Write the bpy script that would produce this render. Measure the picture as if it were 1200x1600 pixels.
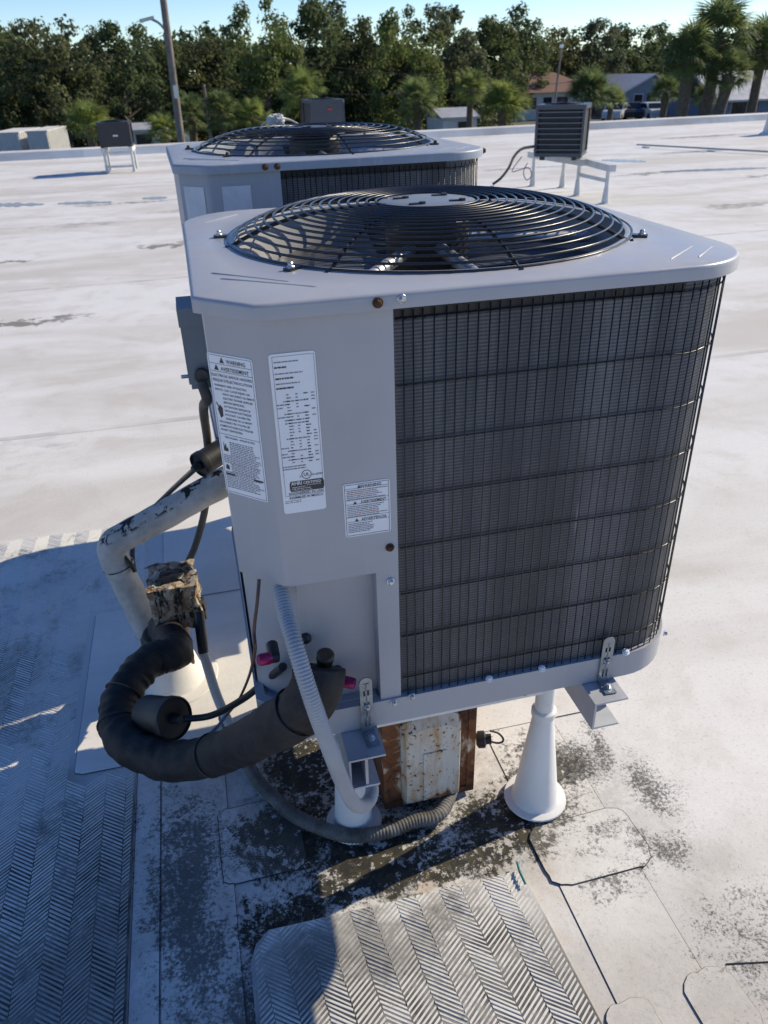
import bpy, bmesh, math, random
from mathutils import Vector, Matrix, noise
R = math.radians
random.seed(7)
scene = bpy.context.scene
col = scene.collection
for o in list(bpy.data.objects): bpy.data.objects.remove(o)

# ------------------------------------------------------------------ camera
CF, CPOS, CYAW, CPIT, CROLL = 1199.95, Vector((-0.0039, -0.9624, 1.48)), 0.2282, 0.5206, -0.0307
_f = Vector((math.sin(CYAW)*math.cos(CPIT), math.cos(CYAW)*math.cos(CPIT), -math.sin(CPIT)))
_r0 = Vector((math.cos(CYAW), -math.sin(CYAW), 0)); _u0 = _r0.cross(_f)
_r = _r0*math.cos(CROLL) + _u0*math.sin(CROLL); _u = -_r0*math.sin(CROLL) + _u0*math.cos(CROLL)
cam = bpy.data.cameras.new('camera'); camo = bpy.data.objects.new('camera', cam); col.objects.link(camo)
camo.matrix_world = Matrix(((_r.x, _u.x, -_f.x, CPOS.x), (_r.y, _u.y, -_f.y, CPOS.y), (_r.z, _u.z, -_f.z, CPOS.z), (0, 0, 0, 1)))
cam.sensor_fit = 'VERTICAL'; cam.sensor_height = 24; cam.lens = CF/1600*24
cam.clip_start = 0.02; cam.clip_end = 3000
cam.dof.use_dof = True; cam.dof.focus_distance = 1.28; cam.dof.aperture_fstop = 6.5
scene.camera = camo
# ------------------------------------------------------------------ sky, sun, exposure
SUN = Vector((1.473, 0.39, 1.0)).normalized()
world = bpy.data.worlds.new('World'); scene.world = world; world.use_nodes = True
wn = world.node_tree; bg = wn.nodes['Background']
sk = wn.nodes.new('ShaderNodeTexSky'); sk.sky_type = 'NISHITA'; sk.sun_disc = False
sk.sun_elevation = math.asin(SUN.z); sk.sun_rotation = math.atan2(SUN.x, SUN.y)
sk.air_density = 1.0; sk.dust_density = 0.0; sk.ozone_density = 3.2; sk.altitude = 1500
hs = wn.nodes.new('ShaderNodeHueSaturation'); hs.inputs['Saturation'].default_value = 1.18; hs.inputs['Hue'].default_value = 0.510
wn.links.new(sk.outputs[0], hs.inputs['Color']); wn.links.new(hs.outputs[0], bg.inputs[0]); bg.inputs[1].default_value = 0.121
sl = bpy.data.lights.new('sun', 'SUN'); sl.energy = 4.3; sl.angle = R(0.53); sl.color = (1.0, 0.885, 0.67)
so = bpy.data.objects.new('sun', sl); col.objects.link(so); so.rotation_euler = SUN.to_track_quat('Z', 'Y').to_euler()
vs = scene.view_settings; vs.view_transform = 'Standard'; vs.look = 'None'; vs.exposure = 0.36; vs.gamma = 1.0

# ------------------------------------------------------------------ helpers
def ray(px, py): return (_f*CF + _r*(px-600) + _u*(800-py)).normalized()
def zp(px, py, z):                       # point of the photograph at height z
    d = ray(px, py); return CPOS + d*((z-CPOS.z)/d.z)
def yp(px, py, Y):                       # point of the photograph at depth Y
    d = ray(px, py); return CPOS + d*((Y-CPOS.y)/d.y)
def pp(px, py, p0, n):
    d = ray(px, py); return CPOS + d*((p0-CPOS).dot(n)/d.dot(n))

class NT:
    def __init__(s, name):
        s.m = bpy.data.materials.new(name); s.m.use_nodes = True
        s.t = s.m.node_tree; s.b = s.t.nodes['Principled BSDF']; s._pos = None
    def new(s, k, **kw):
        n = s.t.nodes.new(k)
        for a, v in kw.items(): setattr(n, a, v)
        return n
    def link(s, a, b): s.t.links.new(a, b)
    def set(s, inp, v):
        if hasattr(v, 'is_linked') or hasattr(v, 'links'): s.link(v, inp)
        else: inp.default_value = v
    def pos(s):
        if not s._pos: s._pos = s.new('ShaderNodeNewGeometry').outputs['Position']
        return s._pos
    def obj(s): return s.new('ShaderNodeTexCoord').outputs['Object']
    def mapv(s, vec, loc=(0,0,0), sc=(1,1,1), rot=(0,0,0)):
        n = s.new('ShaderNodeMapping'); s.link(vec, n.inputs[0])
        n.inputs[1].default_value = loc; n.inputs[2].default_value = rot; n.inputs[3].default_value = sc
        return n.outputs[0]
    def noise(s, vec, scale, detail=3, rough=.55, dist=0):
        n = s.new('ShaderNodeTexNoise'); s.link(vec, n.inputs['Vector'])
        n.inputs['Scale'].default_value = scale; n.inputs['Detail'].default_value = detail
        n.inputs['Roughness'].default_value = rough; n.inputs['Distortion'].default_value = dist
        return n.outputs['Fac']
    def math(s, op, a, b=0., c=0.):
        n = s.new('ShaderNodeMath', operation=op); s.set(n.inputs[0], a); s.set(n.inputs[1], b); s.set(n.inputs[2], c)
        return n.outputs[0]
    def ramp(s, fac, lo, hi, a=0., b=1.):
        n = s.new('ShaderNodeMapRange', interpolation_type='SMOOTHSTEP'); s.set(n.inputs[0], fac)
        for i, v in zip((1, 2, 3, 4), (lo, hi, a, b)): n.inputs[i].default_value = v
        return n.outputs[0]
    def mix(s, fac, a, b, mode='MIX'):
        n = s.new('ShaderNodeMix', data_type='RGBA', blend_type=mode)
        s.set(n.inputs[0], fac)
        for i, v in ((6, a), (7, b)):
            if isinstance(v, tuple): v = v if len(v) == 4 else v + (1,)
            s.set(n.inputs[i], v)
        return n.outputs[2]
    def bump(s, h, strength=.3, dist=.002):
        n = s.new('ShaderNodeBump'); n.inputs['Strength'].default_value = strength; n.inputs['Distance'].default_value = dist
        s.link(h, n.inputs['Height']); s.link(n.outputs[0], s.b.inputs['Normal'])
    def done(s, color, rough=.6, metal=0., spec=None):
        if isinstance(color, tuple): color = color if len(color) == 4 else color + (1,)
        s.set(s.b.inputs['Base Color'], color); s.set(s.b.inputs['Roughness'], rough); s.set(s.b.inputs['Metallic'], metal)
        if spec is not None: s.b.inputs['Specular IOR Level'].default_value = spec
        return s.m

def simple(name, c, rough=.6, metal=0., var=.25, scale=8., bump=0., dirt=None, spec=None, dirtamt=.5):
    n = NT(name); v = n.obj()
    f = n.noise(v, scale, 5, .6)
    k = tuple(x*(1-var) for x in c); h = tuple(min(1, x*(1+var*.6)) for x in c)
    cc = n.mix(n.ramp(f, .3, .7), k, h)
    if dirt:
        g = n.noise(v, scale*3.1, 6, .65)
        cc = n.mix(n.ramp(g, .72-dirtamt*.4, .8), cc, dirt)
    rr = n.ramp(f, .3, .7, max(.05, rough-.1), min(1, rough+.1))
    if bump: n.bump(n.noise(v, scale*6, 4), .4, bump)
    return n.done(cc, rr, metal, spec)

class MB:
    def __init__(s): s.v = []; s.f = []
    def add(s, vs, fs):
        k = len(s.v); s.v += [tuple(v) for v in vs]; s.f += [tuple(i+k for i in f) for f in fs]; return s
    def box(s, a, b):
        x0, y0, z0 = a; x1, y1, z1 = b
        return s.add([(x0,y0,z0),(x1,y0,z0),(x1,y1,z0),(x0,y1,z0),(x0,y0,z1),(x1,y0,z1),(x1,y1,z1),(x0,y1,z1)],
                     [(0,3,2,1),(4,5,6,7),(0,1,5,4),(1,2,6,5),(2,3,7,6),(3,0,4,7)])
    def obox(s, c, ux, uy, uz):
        c, ux, uy, uz = map(Vector, (c, ux, uy, uz)); vs = []
        for k in (-1, 1):
            for (i, j) in ((-1,-1),(1,-1),(1,1),(-1,1)): vs.append(c+ux*i+uy*j+uz*k)
        return s.add(vs, [(0,3,2,1),(4,5,6,7),(0,1,5,4),(1,2,6,5),(2,3,7,6),(3,0,4,7)])
    def bar(s, a, b, w, h):
        a, b = Vector(a), Vector(b); d = (b-a); L = d.length; d.normalize()
        up = Vector((0,0,1)) if abs(d.z) < .95 else Vector((0,1,0))
        sd = d.cross(up).normalized(); up = sd.cross(d)
        return s.obox((a+b)/2, sd*w/2, d*L/2, up*h/2)
    def tube(s, pts, r, n=8, closed=False, caps=True, smooth=0):
        P = [Vector(p) for p in pts]
        if smooth: P = spline(P, smooth)
        m = len(P); rr = r if callable(r) else (lambda t: r)
        T = []
        for i in range(m):
            if closed: t = P[(i+1) % m]-P[i-1]
            else: t = P[min(i+1, m-1)]-P[max(i-1, 0)]
            T.append(t.normalized())
        a = Vector((0,0,1)) if abs(T[0].z) < .9 else Vector((1,0,0))
        nrm = (a - T[0]*a.dot(T[0])).normalized(); vs = []
        for i in range(m):
            nrm = (nrm - T[i]*nrm.dot(T[i])).normalized(); bi = T[i].cross(nrm)
            for k in range(n):
                th = 2*math.pi*k/n
                q = rr(i/(m-1)) if not hasattr(s, 'rf') else s.rf(i/(m-1), th, P[i])
                vs.append(P[i] + (nrm*math.cos(th)+bi*math.sin(th))*q)
        fs = []
        for i in range(m if closed else m-1):
            j = (i+1) % m
            for k in range(n): l = (k+1) % n; fs.append((i*n+k, i*n+l, j*n+l, j*n+k))
        if caps and not closed: fs += [tuple(range(n-1, -1, -1)), tuple((m-1)*n+k for k in range(n))]
        return s.add(vs, fs)
    def lathe(s, prof, c=(0,0,0), n=24, axis=None):
        c = Vector(c); az = Vector(axis).normalized() if axis else Vector((0,0,1))
        ax = az.orthogonal().normalized(); ay = az.cross(ax); vs = []; m = len(prof)
        for (r, z) in prof:
            for k in range(n):
                t = 2*math.pi*k/n; vs.append(c + ax*r*math.cos(t) + ay*r*math.sin(t) + az*z)
        fs = [(i*n+k, i*n+(k+1) % n, (i+1)*n+(k+1) % n, (i+1)*n+k) for i in range(m-1) for k in range(n)]
        if prof[0][0] > 1e-5: fs.append(tuple(range(n-1, -1, -1)))
        if prof[-1][0] > 1e-5: fs.append(tuple((m-1)*n+k for k in range(n)))
        return s.add(vs, fs)
    def prism(s, poly, z0, z1):
        n = len(poly)
        return s.add([(p[0], p[1], z0) for p in poly]+[(p[0], p[1], z1) for p in poly],
                     [tuple(range(n-1, -1, -1)), tuple(range(n, 2*n))]+[(i, (i+1) % n, n+(i+1) % n, n+i) for i in range(n)])
    def mesh(s, name, m, smooth=False):
        me = bpy.data.meshes.new(name); me.from_pydata(s.v, [], s.f); me.validate(); me.materials.append(m)
        bm = bmesh.new(); bm.from_mesh(me); bmesh.ops.recalc_face_normals(bm, faces=bm.faces); bm.to_mesh(me); bm.free()
        if smooth:
            me.polygons.foreach_set('use_smooth', [True]*len(me.polygons))
            if smooth != 'all': me.set_sharp_from_angle(angle=R(38))
        return me
    def build(s, name, m, parent=None, smooth=False):
        return link(name, s.mesh(name, m, smooth), parent)

def spline(P, k):
    Q = [P[0]*2-P[1]]+P+[P[-1]*2-P[-2]]; out = []
    for i in range(1, len(Q)-2):
        a, b, c, d = Q[i-1:i+3]
        for j in range(k):
            t = j/k
            out.append(.5*((2*b)+(c-a)*t+(2*a-5*b+4*c-d)*t*t+(3*b-a-3*c+d)*t**3))
    out.append(P[-1]); return out
def link(name, data, parent=None, loc=None, rz=None):
    o = bpy.data.objects.new(name, data); col.objects.link(o)
    if parent: o.parent = parent
    if loc is not None: o.location = loc
    if rz is not None: o.rotation_euler = (0, 0, rz)
    return o
def tag(o, label=None, cat=None, group=None, kind=None):
    if label: o['label'] = label
    if cat: o['category'] = cat
    if group: o['group'] = group
    if kind: o['kind'] = kind
    return o
def thing(name, label, cat, loc=(0,0,0), rz=0, group=None):
    return tag(link(name, None, None, loc, rz), label, cat, group)
def kids(o): return [c for c in bpy.data.objects if c.parent == o]
def copy_tree(o, parent=None):
    c = o.copy(); col.objects.link(c); c.parent = parent
    for ch in kids(o): copy_tree(ch, c)
    return c

# ------------------------------------------------------------------ roof materials
def blobs(n, P, L, warp=.10):
    out = None
    if warp:
        nz = n.new('ShaderNodeTexNoise'); n.link(P, nz.inputs['Vector']); nz.inputs['Scale'].default_value = 6; nz.inputs['Detail'].default_value = 5; nz.inputs['Roughness'].default_value = .65
        sb = n.new('ShaderNodeVectorMath', operation='SUBTRACT'); n.link(nz.outputs['Color'], sb.inputs[0]); sb.inputs[1].default_value = (.5,.5,.5)
        sc = n.new('ShaderNodeVectorMath', operation='MULTIPLY_ADD'); n.link(sb.outputs[0], sc.inputs[0]); sc.inputs[1].default_value = (warp*3,)*3; n.link(P, sc.inputs[2]); P = sc.outputs[0]
    for (cx, cy, rx, ry, amp, ang) in L:
        sub = n.mapv(P, (-cx, -cy, 0))
        v = n.mapv(sub, (0,0,0), (1/rx, 1/ry, 0), (0, 0, 0)) if not ang else n.mapv(n.mapv(sub, rot=(0,0,-ang)), (0,0,0), (1/rx, 1/ry, 0))
        l = n.new('ShaderNodeVectorMath', operation='LENGTH'); n.link(v, l.inputs[0])
        m = n.ramp(l.outputs['Value'], 1.0, 0.0, 0.0, amp)
        out = m if out is None else n.math('MAXIMUM', out, m)
    return out
MOSS = [(.30,.03,.34,.10,.85,.05),(-.02,.0,.2,.14,.8,0),(.66,.23,.16,.2,.8,.2),(.15,.55,.3,.2,.6,0),(.10,.38,.22,.24,1.0,0),(.02,.20,.26,.2,1.0,0),(.20,.10,.30,.17,1.0,0),(.50,.10,.34,.17,.9,.1),(.12,.04,.22,.10,.95,0),(.62,.17,.16,.2,.7,.3),(.45,.36,.2,.12,.55,0),(.30,.28,.2,.2,.8,0)]
SPECK = [(.80,.25,.085,.24,.74,-.35),(.88,.10,.11,.2,.78,.1),(.80,-.06,.16,.12,.72,0),(.66,-.10,.16,.06,.7,0),(.70,.0,.16,.09,.62,0),(.72,.22,.12,.26,.78,-.1),(-.2,.1,.17,.66,.86,0),(-.10,-.2,.22,.4,.8,0),(.0,-.02,.2,.16,.8,0),
         (-.62,1.0,.3,.45,.66,0),(.9,-.3,.35,.3,.55,0),(-.33,.25,.06,.3,.75,0)]
FILM = [(.25,.16,.62,.36,1,0),(.05,.3,.36,.4,1,0),(.72,.15,.3,.34,.55,-.2),(-.2,.05,.2,.75,.62,0),(.15,-.12,.55,.22,.55,0),(.82,-.05,.25,.25,.4,0),(-.4,-.1,.4,.6,.5,0),(.62,-.35,.4,.25,.35,0),(.0,.72,.35,.3,.3,0)]
STAIN = [(2.2,3.6,.8,.25,.4,.1),(-2.6,6.1,1.2,.3,.5,.1),(6.4,7.4,1.5,.3,.55,.05),(9.5,13.2,2.2,.4,.6,.05),(.5,9.8,2,.3,.5,0),(-1.25,4.93,.75,.16,.95,.03),(-.3,7.5,.5,.2,.85,.05),(-1.85,7.2,.6,.16,.9,.1),(11.7,16.2,2.4,.3,.85,.0),(7.2,10.6,1.6,.22,.7,.1),(-1.3,9.2,1.6,.35,.45,.05),(-2.3,15.1,.9,.35,.6,0),(4.2,5.6,1.0,.3,.45,.2),(8.4,9.6,1.3,.2,.6,0),(-.9,2.6,.8,.3,.35,0),(5.5,12.2,2.5,.3,.55,0),(-.8,10.9,1.5,.12,.7,.02),(2.6,17.0,5,.4,.5,.05)]
def roofmat(name, tint=(1,1,1), wear=1.0, moss=1.0, grooves=0.):
    n = NT(name); P = n.pos()
    big = n.noise(n.mapv(P, sc=(.45, 1.3, 1)), .8, 6, .6, .6)
    mid = n.noise(P, 3.2, 7, .66, .3)
    fine = n.noise(P, 95, 4, .7)
    grit = n.noise(P, 260, 2, .6)
    w = tuple(a*b for a, b in zip((.74, .725, .70), tint)); d = tuple(a*b for a, b in zip((.55, .525, .49), tint))
    c = n.mix(n.ramp(big, .38, .66), w, d)
    c = n.mix(n.math('MULTIPLY', n.ramp(mid, .46, .68), .50*wear), c, (.53, .49, .435))
    c = n.mix(n.math('MULTIPLY', n.ramp(fine, .54, .70), .40*wear), c, (.33, .32, .31))
    c = n.mix(n.math('MULTIPLY', n.ramp(grit, .57, .70), .34*wear), c, (.25, .25, .25))
    # tan tea-coloured stains
    tea = n.ramp(n.noise(P, 5.5, 5, .6, .8), .58, .72)
    near = blobs(n, P, [(.35,.05,.6,.4,1,0), (.05,.75,.25,.2,1,0)])
    c = n.mix(n.math('MULTIPLY', n.math('MULTIPLY', tea, near), .55), c, (.50, .34, .19))
    # lichen speckle
    film = blobs(n, P, FILM, .16)
    fm = n.math('MULTIPLY', film, n.ramp(n.math('ADD', n.math('MULTIPLY', n.noise(P, 7, 6, .7, .5), .65), n.math('MULTIPLY', n.noise(P, 70, 4, .7), .35)), .36, .62))
    c = n.mix(n.math('MULTIPLY', fm, .72*moss), c, (.125, .105, .078))
    sp = blobs(n, P, SPECK, .07)
    q = n.math('ADD', n.math('ADD', n.math('MULTIPLY', n.noise(P, 130, 6, .78), 1.3), n.math('MULTIPLY', n.noise(P, 24, 4, .65), .5)), n.math('MULTIPLY', sp, .58))
    c = n.mix(n.math('MULTIPLY', n.ramp(q, 1.13, 1.36), .90*moss), c, (.055, .054, .05))
    ms = blobs(n, P, MOSS, .07)
    q2 = n.math('ADD', n.math('ADD', n.math('MULTIPLY', n.noise(P, 100, 6, .78), 1.15), n.math('MULTIPLY', n.noise(P, 26, 5, .68), .75)), n.math('MULTIPLY', ms, .66))
    mc = n.mix(n.ramp(n.noise(P, 42, 3), .42, .62), (.012, .011, .008), (.042, .034, .015))
    chip = n.ramp(n.math('ADD', n.math('MULTIPLY', n.noise(P, 62, 4, .7), .6), n.math('MULTIPLY', n.noise(P, 11, 3, .6), .4)), .535, .57, 1.0, .12)
    c = n.mix(n.math('MULTIPLY', n.math('MULTIPLY', n.ramp(q2, 1.15, 1.38), chip), .97*moss), c, mc)
    # far water stains
    st = blobs(n, P, STAIN, .25)
    stn = n.math('ADD', st, n.math('MULTIPLY', n.noise(n.mapv(P, sc=(1, 2.5, 1)), 3.0, 6, .65), .7))
    c = n.mix(n.math('MULTIPLY', n.ramp(stn, .58, 1.02), .85), c, (.17, .155, .135))
    h = n.math('ADD', n.math('MULTIPLY', fine, .6), n.math('MULTIPLY', mid, 1.2)); n.bump(h, .35, .0025)
    return n.done(c, n.ramp(big, .3, .7, .55, .8), 0, .35)
M = {}
M['roof'] = roofmat('roof_membrane')
M['patch'] = roofmat('roof_patch', (1.03, 1.02, 1.0), .7, .9)
M['sheet'] = roofmat('roof_new_sheet', (1.06, 1.05, 1.03), .35, .25)
def padmat(name, rib):
    n = NT(name); P = n.pos()
    a = n.noise(P, 9, 6, .7, .4); b = n.noise(P, 60, 5, .7); big = n.noise(P, 2.6, 4, .6)
    if rib:
        c = n.mix(n.ramp(n.math('ADD', n.math('MULTIPLY', a, .7), n.math('MULTIPLY', b, .45)), .56, .80), (.72, .70, .66), (.17, .165, .15))
        c = n.mix(n.math('MULTIPLY', n.ramp(big, .5, .75), .4), c, (.30, .285, .26))
        dirty = blobs(n, P, [(-.36,-.1,.5,.55,1,0),(.1,-.1,.5,.14,.8,0)], .12)
        c = n.mix(n.math('MULTIPLY', n.ramp(n.math('ADD', dirty, n.math('MULTIPLY', b, .6)), .5, 1.1), .6), c, (.12, .115, .105))
    else:
        c = n.mix(n.ramp(a, .35, .65), (.06, .057, .050), (.27, .26, .24))
        dirty = blobs(n, P, [(-.42,.0,.55,.75,1,0),(.2,-.4,.8,.6,.95,0),(-.75,.9,.3,.5,.6,0)], .12)
        c = n.mix(n.ramp(n.math('ADD', dirty, n.math('MULTIPLY', a, .5)), .35, .8), (.62, .605, .58), c)
    n.bump(b, .4, .001)
    return n.done(c, .75, 0, .3)
M['rib'] = padmat('walk_pad_rib', True); M['groove'] = padmat('walk_pad_groove', False)
M['seam'] = simple('seam_dirt', (.045, .045, .042), .85, 0, .5, 14)

# ------------------------------------------------------------------ the ground, roof and parapet
GZ = -3.2
g = NT('town_ground'); P = g.pos()
gc = g.mix(g.ramp(g.noise(P, .06, 4), .42, .6), (.045, .06, .022), (.13, .12, .10))
gc = g.mix(g.ramp(g.noise(P, .8, 4), .4, .7), gc, (.07, .075, .04)); M['ground'] = g.done(gc, .9)
tag(MB().add([(-600,-300,GZ),(900,-300,GZ),(900,1200,GZ),(-600,1200,GZ)], [(0,1,2,3)]).build('ground', M['ground']), kind='structure')
PY0 = lambda x: 18.85 + .062*(x+2) if x > -2 else 18.85      # inner foot of the far parapet
xs = [-30, -12, -2, 2, 6, 10, 14, 18, 24, 34]
v = [(-30,-8,0),(34,-8,0)]; top = [(x, PY0(x)+.02, 0) for x in xs]
roof = MB().add(v+top, [tuple([0, 1]+[2+i for i in range(len(xs)-1, -1, -1)])]).build('roof', M['roof'])
tag(roof, kind='structure')
bw = MB()
for i in range(len(xs)-1):
    a, b = xs[i], xs[i+1]
    bw.add([(a,PY0(a)+.3,-.02),(b,PY0(b)+.3,-.02),(b,PY0(b)+.3,GZ),(a,PY0(a)+.3,GZ)], [(0,1,2,3)])
M['stucco'] = simple('stucco', (.55, .53, .50), .85, 0, .15, 2, .003)
wb = bw.build('building_wall', M['stucco']); tag(wb, 'pale outer wall under the far white roof edge', 'wall')
pm = MB()
prof = [(0,0),(.06,.155),(.10,.178),(.30,.178),(.32,.165),(.32,-.3),(0,-.3)]
vs = [(x, PY0(x)+a, z) for x in xs for (a, z) in prof]; k = len(prof)
fs = [(i*k+j, i*k+(j+1) % k, (i+1)*k+(j+1) % k, (i+1)*k+j) for i in range(len(xs)-1) for j in range(k)]
par = pm.add(vs, fs).build('parapet', M['sheet']); tag(par, 'low white membrane-covered parapet along the far roof edge', 'parapet')
# ------------------------------------------------------------------ roof sheets, patches, seams, walkway pads
def rrect(x0, y0, x1, y1, r, n=5, wob=.004, seed=0):
    rnd = random.Random(seed); out = []
    for (cx, cy, a0) in ((x1-r, y0+r, -90), (x1-r, y1-r, 0), (x0+r, y1-r, 90), (x0+r, y0+r, 180)):
        for i in range(n+1):
            a = R(a0+90*i/n); out.append((cx+r*math.cos(a)+rnd.uniform(-wob, wob), cy+r*math.sin(a)+rnd.uniform(-wob, wob)))
    return out
def sheet(name, poly, z, m, th=.004, seamw=.0028):
    c = Vector((sum(p[0] for p in poly)/len(poly), sum(p[1] for p in poly)/len(poly)))
    z = z*.45; o = MB().prism(poly, z-.0018, z).build(name, m, roof)
    # dirt caught along the lap edge
    mb = MB(); n = len(poly)
    mb.tube([(p[0], p[1], z-.0012) for p in poly], seamw*.55, 5, closed=True)
    mb.build('lap_edge', M['seam'], o)
    return o
sheet('membrane_sheet', rrect(-.462,.495,.50,1.165,.02,3), .0185, M['sheet'], seamw=.0022)
sheet('membrane_sheet', rrect(-.255,1.19,.62,1.9,.02,3,seed=4), .0045, M['sheet'], seamw=.0018)
sheet('membrane_strip', rrect(-.312,-.9,-.258,.493,.006,2,.001), .0045, M['patch'], seamw=.0022)
sheet('membrane_strip', rrect(-.254,-.9,-.105,.493,.006,2,.001), .0052, M['patch'], seamw=.0018)
sheet('membrane_strip', rrect(.552,-.9,.735,.42,.006,2,.002), .0045, M['patch'], seamw=.0024)
sheet('membrane_patch', rrect(.537,-.078,.776,.076,.045), .010, M['patch'])
sheet('membrane_patch', rrect(-.128,.106,.05,.306,.03), .009, M['patch'])
sheet('membrane_patch', rrect(.680,-.44,.785,-.298,.045), .011, M['patch'], seamw=.0018)
sheet('membrane_patch', rrect(.52,-.45,.612,-.312,.035), .010, M['patch'], seamw=.0018)
sheet('membrane_patch', rrect(.46,.37,.90,.47,.02,3), .0075, M['patch'], seamw=.0016)
mb = MB()
for pts in (((.786,-.3,.001),(1.0,-.345,.001),(1.9,-.33,.001)), ((-.46,1.40,.001),(-.25,1.41,.001)), ((.55,.43,.001),(.9,.40,.001))):
    mb.tube(pts, .0016, 4)
mb.build('seam_line', M['seam'], roof)
M['lap'] = simple('faint_lap', (.60, .585, .56), .8, 0, .22, 2)
for i, y in enumerate((2.75, 5.95, 9.3, 12.7, 16.1)):
    rj = random.Random(i); mb = MB(); k = 0
    P_ = [(-14+j*1.2, y+rj.uniform(-.012,.012), .0006) for j in range(30)]
    mb.add([(p[0], p[1]-.02, .0008) for p in P_]+[(p[0], p[1]+.02, .0018) for p in P_], [(j, j+1, 31+j, 30+j) for j in range(29)]); mb.build('lap_seam', M['lap'], roof)

def pad(poly, x0, x1, y0, y1, z, cw, pitch, skew, inside, label, seed, cuts):
    o = tag(MB().prism(poly, z-.004, z+.001).build('walkway_pad', M['groove']), label, 'walkway pad', 'walkway pads on the roof')
    rnd = random.Random(seed); mb = MB(); nc = int((x1-x0)/cw)
    hw = pitch*.36; ht = .0026
    for c in range(nc):
        s = 1 if c % 2 else -1; xa = x0+c*cw; off = rnd.uniform(0, pitch)
        y = y0+off
        while y < y1:
            cxm = xa+cw/2+skew*(y-y1)
            if inside(cxm, y):
                dy = s*cw*.36; j = rnd.uniform(-.0006, .0006); l = cw*.5*rnd.uniform(.93, 1.0)
                w = hw*rnd.uniform(.75, 1.1); hh = ht*rnd.uniform(.65, 1.1)*(1 if noise.noise(Vector((cxm*7, y*7, seed))) < .15 else .68); w *= 1+.25*noise.noise(Vector((cxm*20, y*20, 3)))
                a = (cxm-l, y-dy+j); b = (cxm+l, y+dy-j); k = w
                mb.add([(a[0],a[1]-k,z),(b[0],b[1]-k,z),(b[0],b[1]+k,z),(a[0],a[1]+k,z),
                        (a[0],a[1]-k*.55,z+hh),(b[0],b[1]-k*.55,z+hh),(b[0],b[1]+k*.55,z+hh),(a[0],a[1]+k*.55,z+hh)],
                       [(4,5,6,7),(0,1,5,4),(1,2,6,5),(2,3,7,6),(3,0,4,7)])
            y += pitch
    rb = mb.build('herringbone_ribs', M['rib'], o); tag(rb, kind='stuff')
    bm = bmesh.new(); bm.from_mesh(rb.data)
    for (a, b_) in cuts:
        a, b_ = Vector((a[0],a[1],0)), Vector((b_[0],b_[1],0)); d = b_-a
        bmesh.ops.bisect_plane(bm, geom=bm.verts[:]+bm.edges[:]+bm.faces[:], plane_co=a, plane_no=Vector((d.y,-d.x,0)), clear_outer=True)
    bm.to_mesh(rb.data); bm.free()
    return o
p1 = [(-.09,-.9),(.545,-.9),(.508,-.32),(.492,-.06),(.475,-.026),(-.045,-.014),(-.072,-.036),(-.086,-.07)]
in1 = lambda x, y: True
cut1 = [((.545,-.9),(.508,-.32)),((.508,-.32),(.488,-.03)),((.488,-.018),(-.045,-.014)),((-.045,-.014),(-.084,-.055)),((-.082,-.09),(-.09,-.9))]
cut1 = [(Vector(a)*.985+Vector((.003,-.003)), Vector(b)*.985+Vector((.003,-.003))) for a, b in cut1]
pad(p1, -.17, .60, -.62, .03, .0060, .047, .0098, -.1, in1, 'small sunlit herringbone walkway pad in front of the nearest unit', 1, cut1)
p2 = [(-1.9,-.95),(-.316,-.95),(-.316,1.725),(-1.9,1.765)]
def in2(x, y): return -1.85 < x < -.2 and y < 1.75 and not (x > -.478 and .48 < y < 1.18)
pad(p2, -1.7, -.27, -.55, 1.78, .0045, .047, .0098, 0, in2, 'large shaded herringbone walkway pad left of the nearest unit', 2, [((-.320,-2),(-.320,3)),((-.3,1.718),(-1.9,1.758))])

# ------------------------------------------------------------------ unit materials
def enamel(name, c, dust, amt, rough):
    n = NT(name); P = n.obj()
    a = n.noise(P, 2.2, 4, .6); st = n.noise(n.mapv(P, sc=(34, 34, 1.6)), 1, 5, .65); f = n.noise(P, 130, 3, .7); g = n.noise(P, 6, 6, .7, .4)
    k = n.mix(n.ramp(a, .35, .65), tuple(x*.93 for x in c), tuple(x*1.05 for x in c))
    k = n.mix(n.math('MULTIPLY', n.ramp(st, .52, .75), amt), k, dust)
    k = n.mix(n.math('MULTIPLY', n.math('MULTIPLY', n.ramp(g, .5, .72), n.ramp(f, .42, .62)), amt*1.1), k, dust)
    n.bump(n.math('ADD', n.math('MULTIPLY', a, 1.0), n.math('MULTIPLY', f, .012)), .35, .004)
    return n.done(k, n.math('ADD', n.ramp(g, .3, .7, rough-.06, rough+.12), n.math('MULTIPLY', n.ramp(st, .5, .75), .12)), 0, .5)
M['paint'] = enamel('grey_enamel', (.375, .38, .405), (.48, .45, .44), .28, .34)
M['paint_old'] = enamel('weathered_enamel', (.28, .315, .375), (.42, .44, .47), .75, .5)
M['black_wire'] = simple('black_wire', (.014, .015, .018), .32, 0, .3, 10, spec=.6)
M['black'] = simple('black_plastic', (.016, .017, .020), .5, 0, .35, 12)
M['zinc'] = simple('zinc', (.55, .57, .60), .32, .9, .2, 30)
M['rust_bolt'] = simple('rusted_bolt', (.10, .045, .022), .8, .2, .5, 60)
M['fan'] = simple('fan_metal', (.10, .105, .115), .45, .5, .2, 10)
M['hub'] = simple('grey_hub_plate', (.20,.22,.25), .5, 0, .1, 8)
M['alu'] = simple('bare_metal', (.50, .50, .50), .38, .7, .2, 20)
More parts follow.
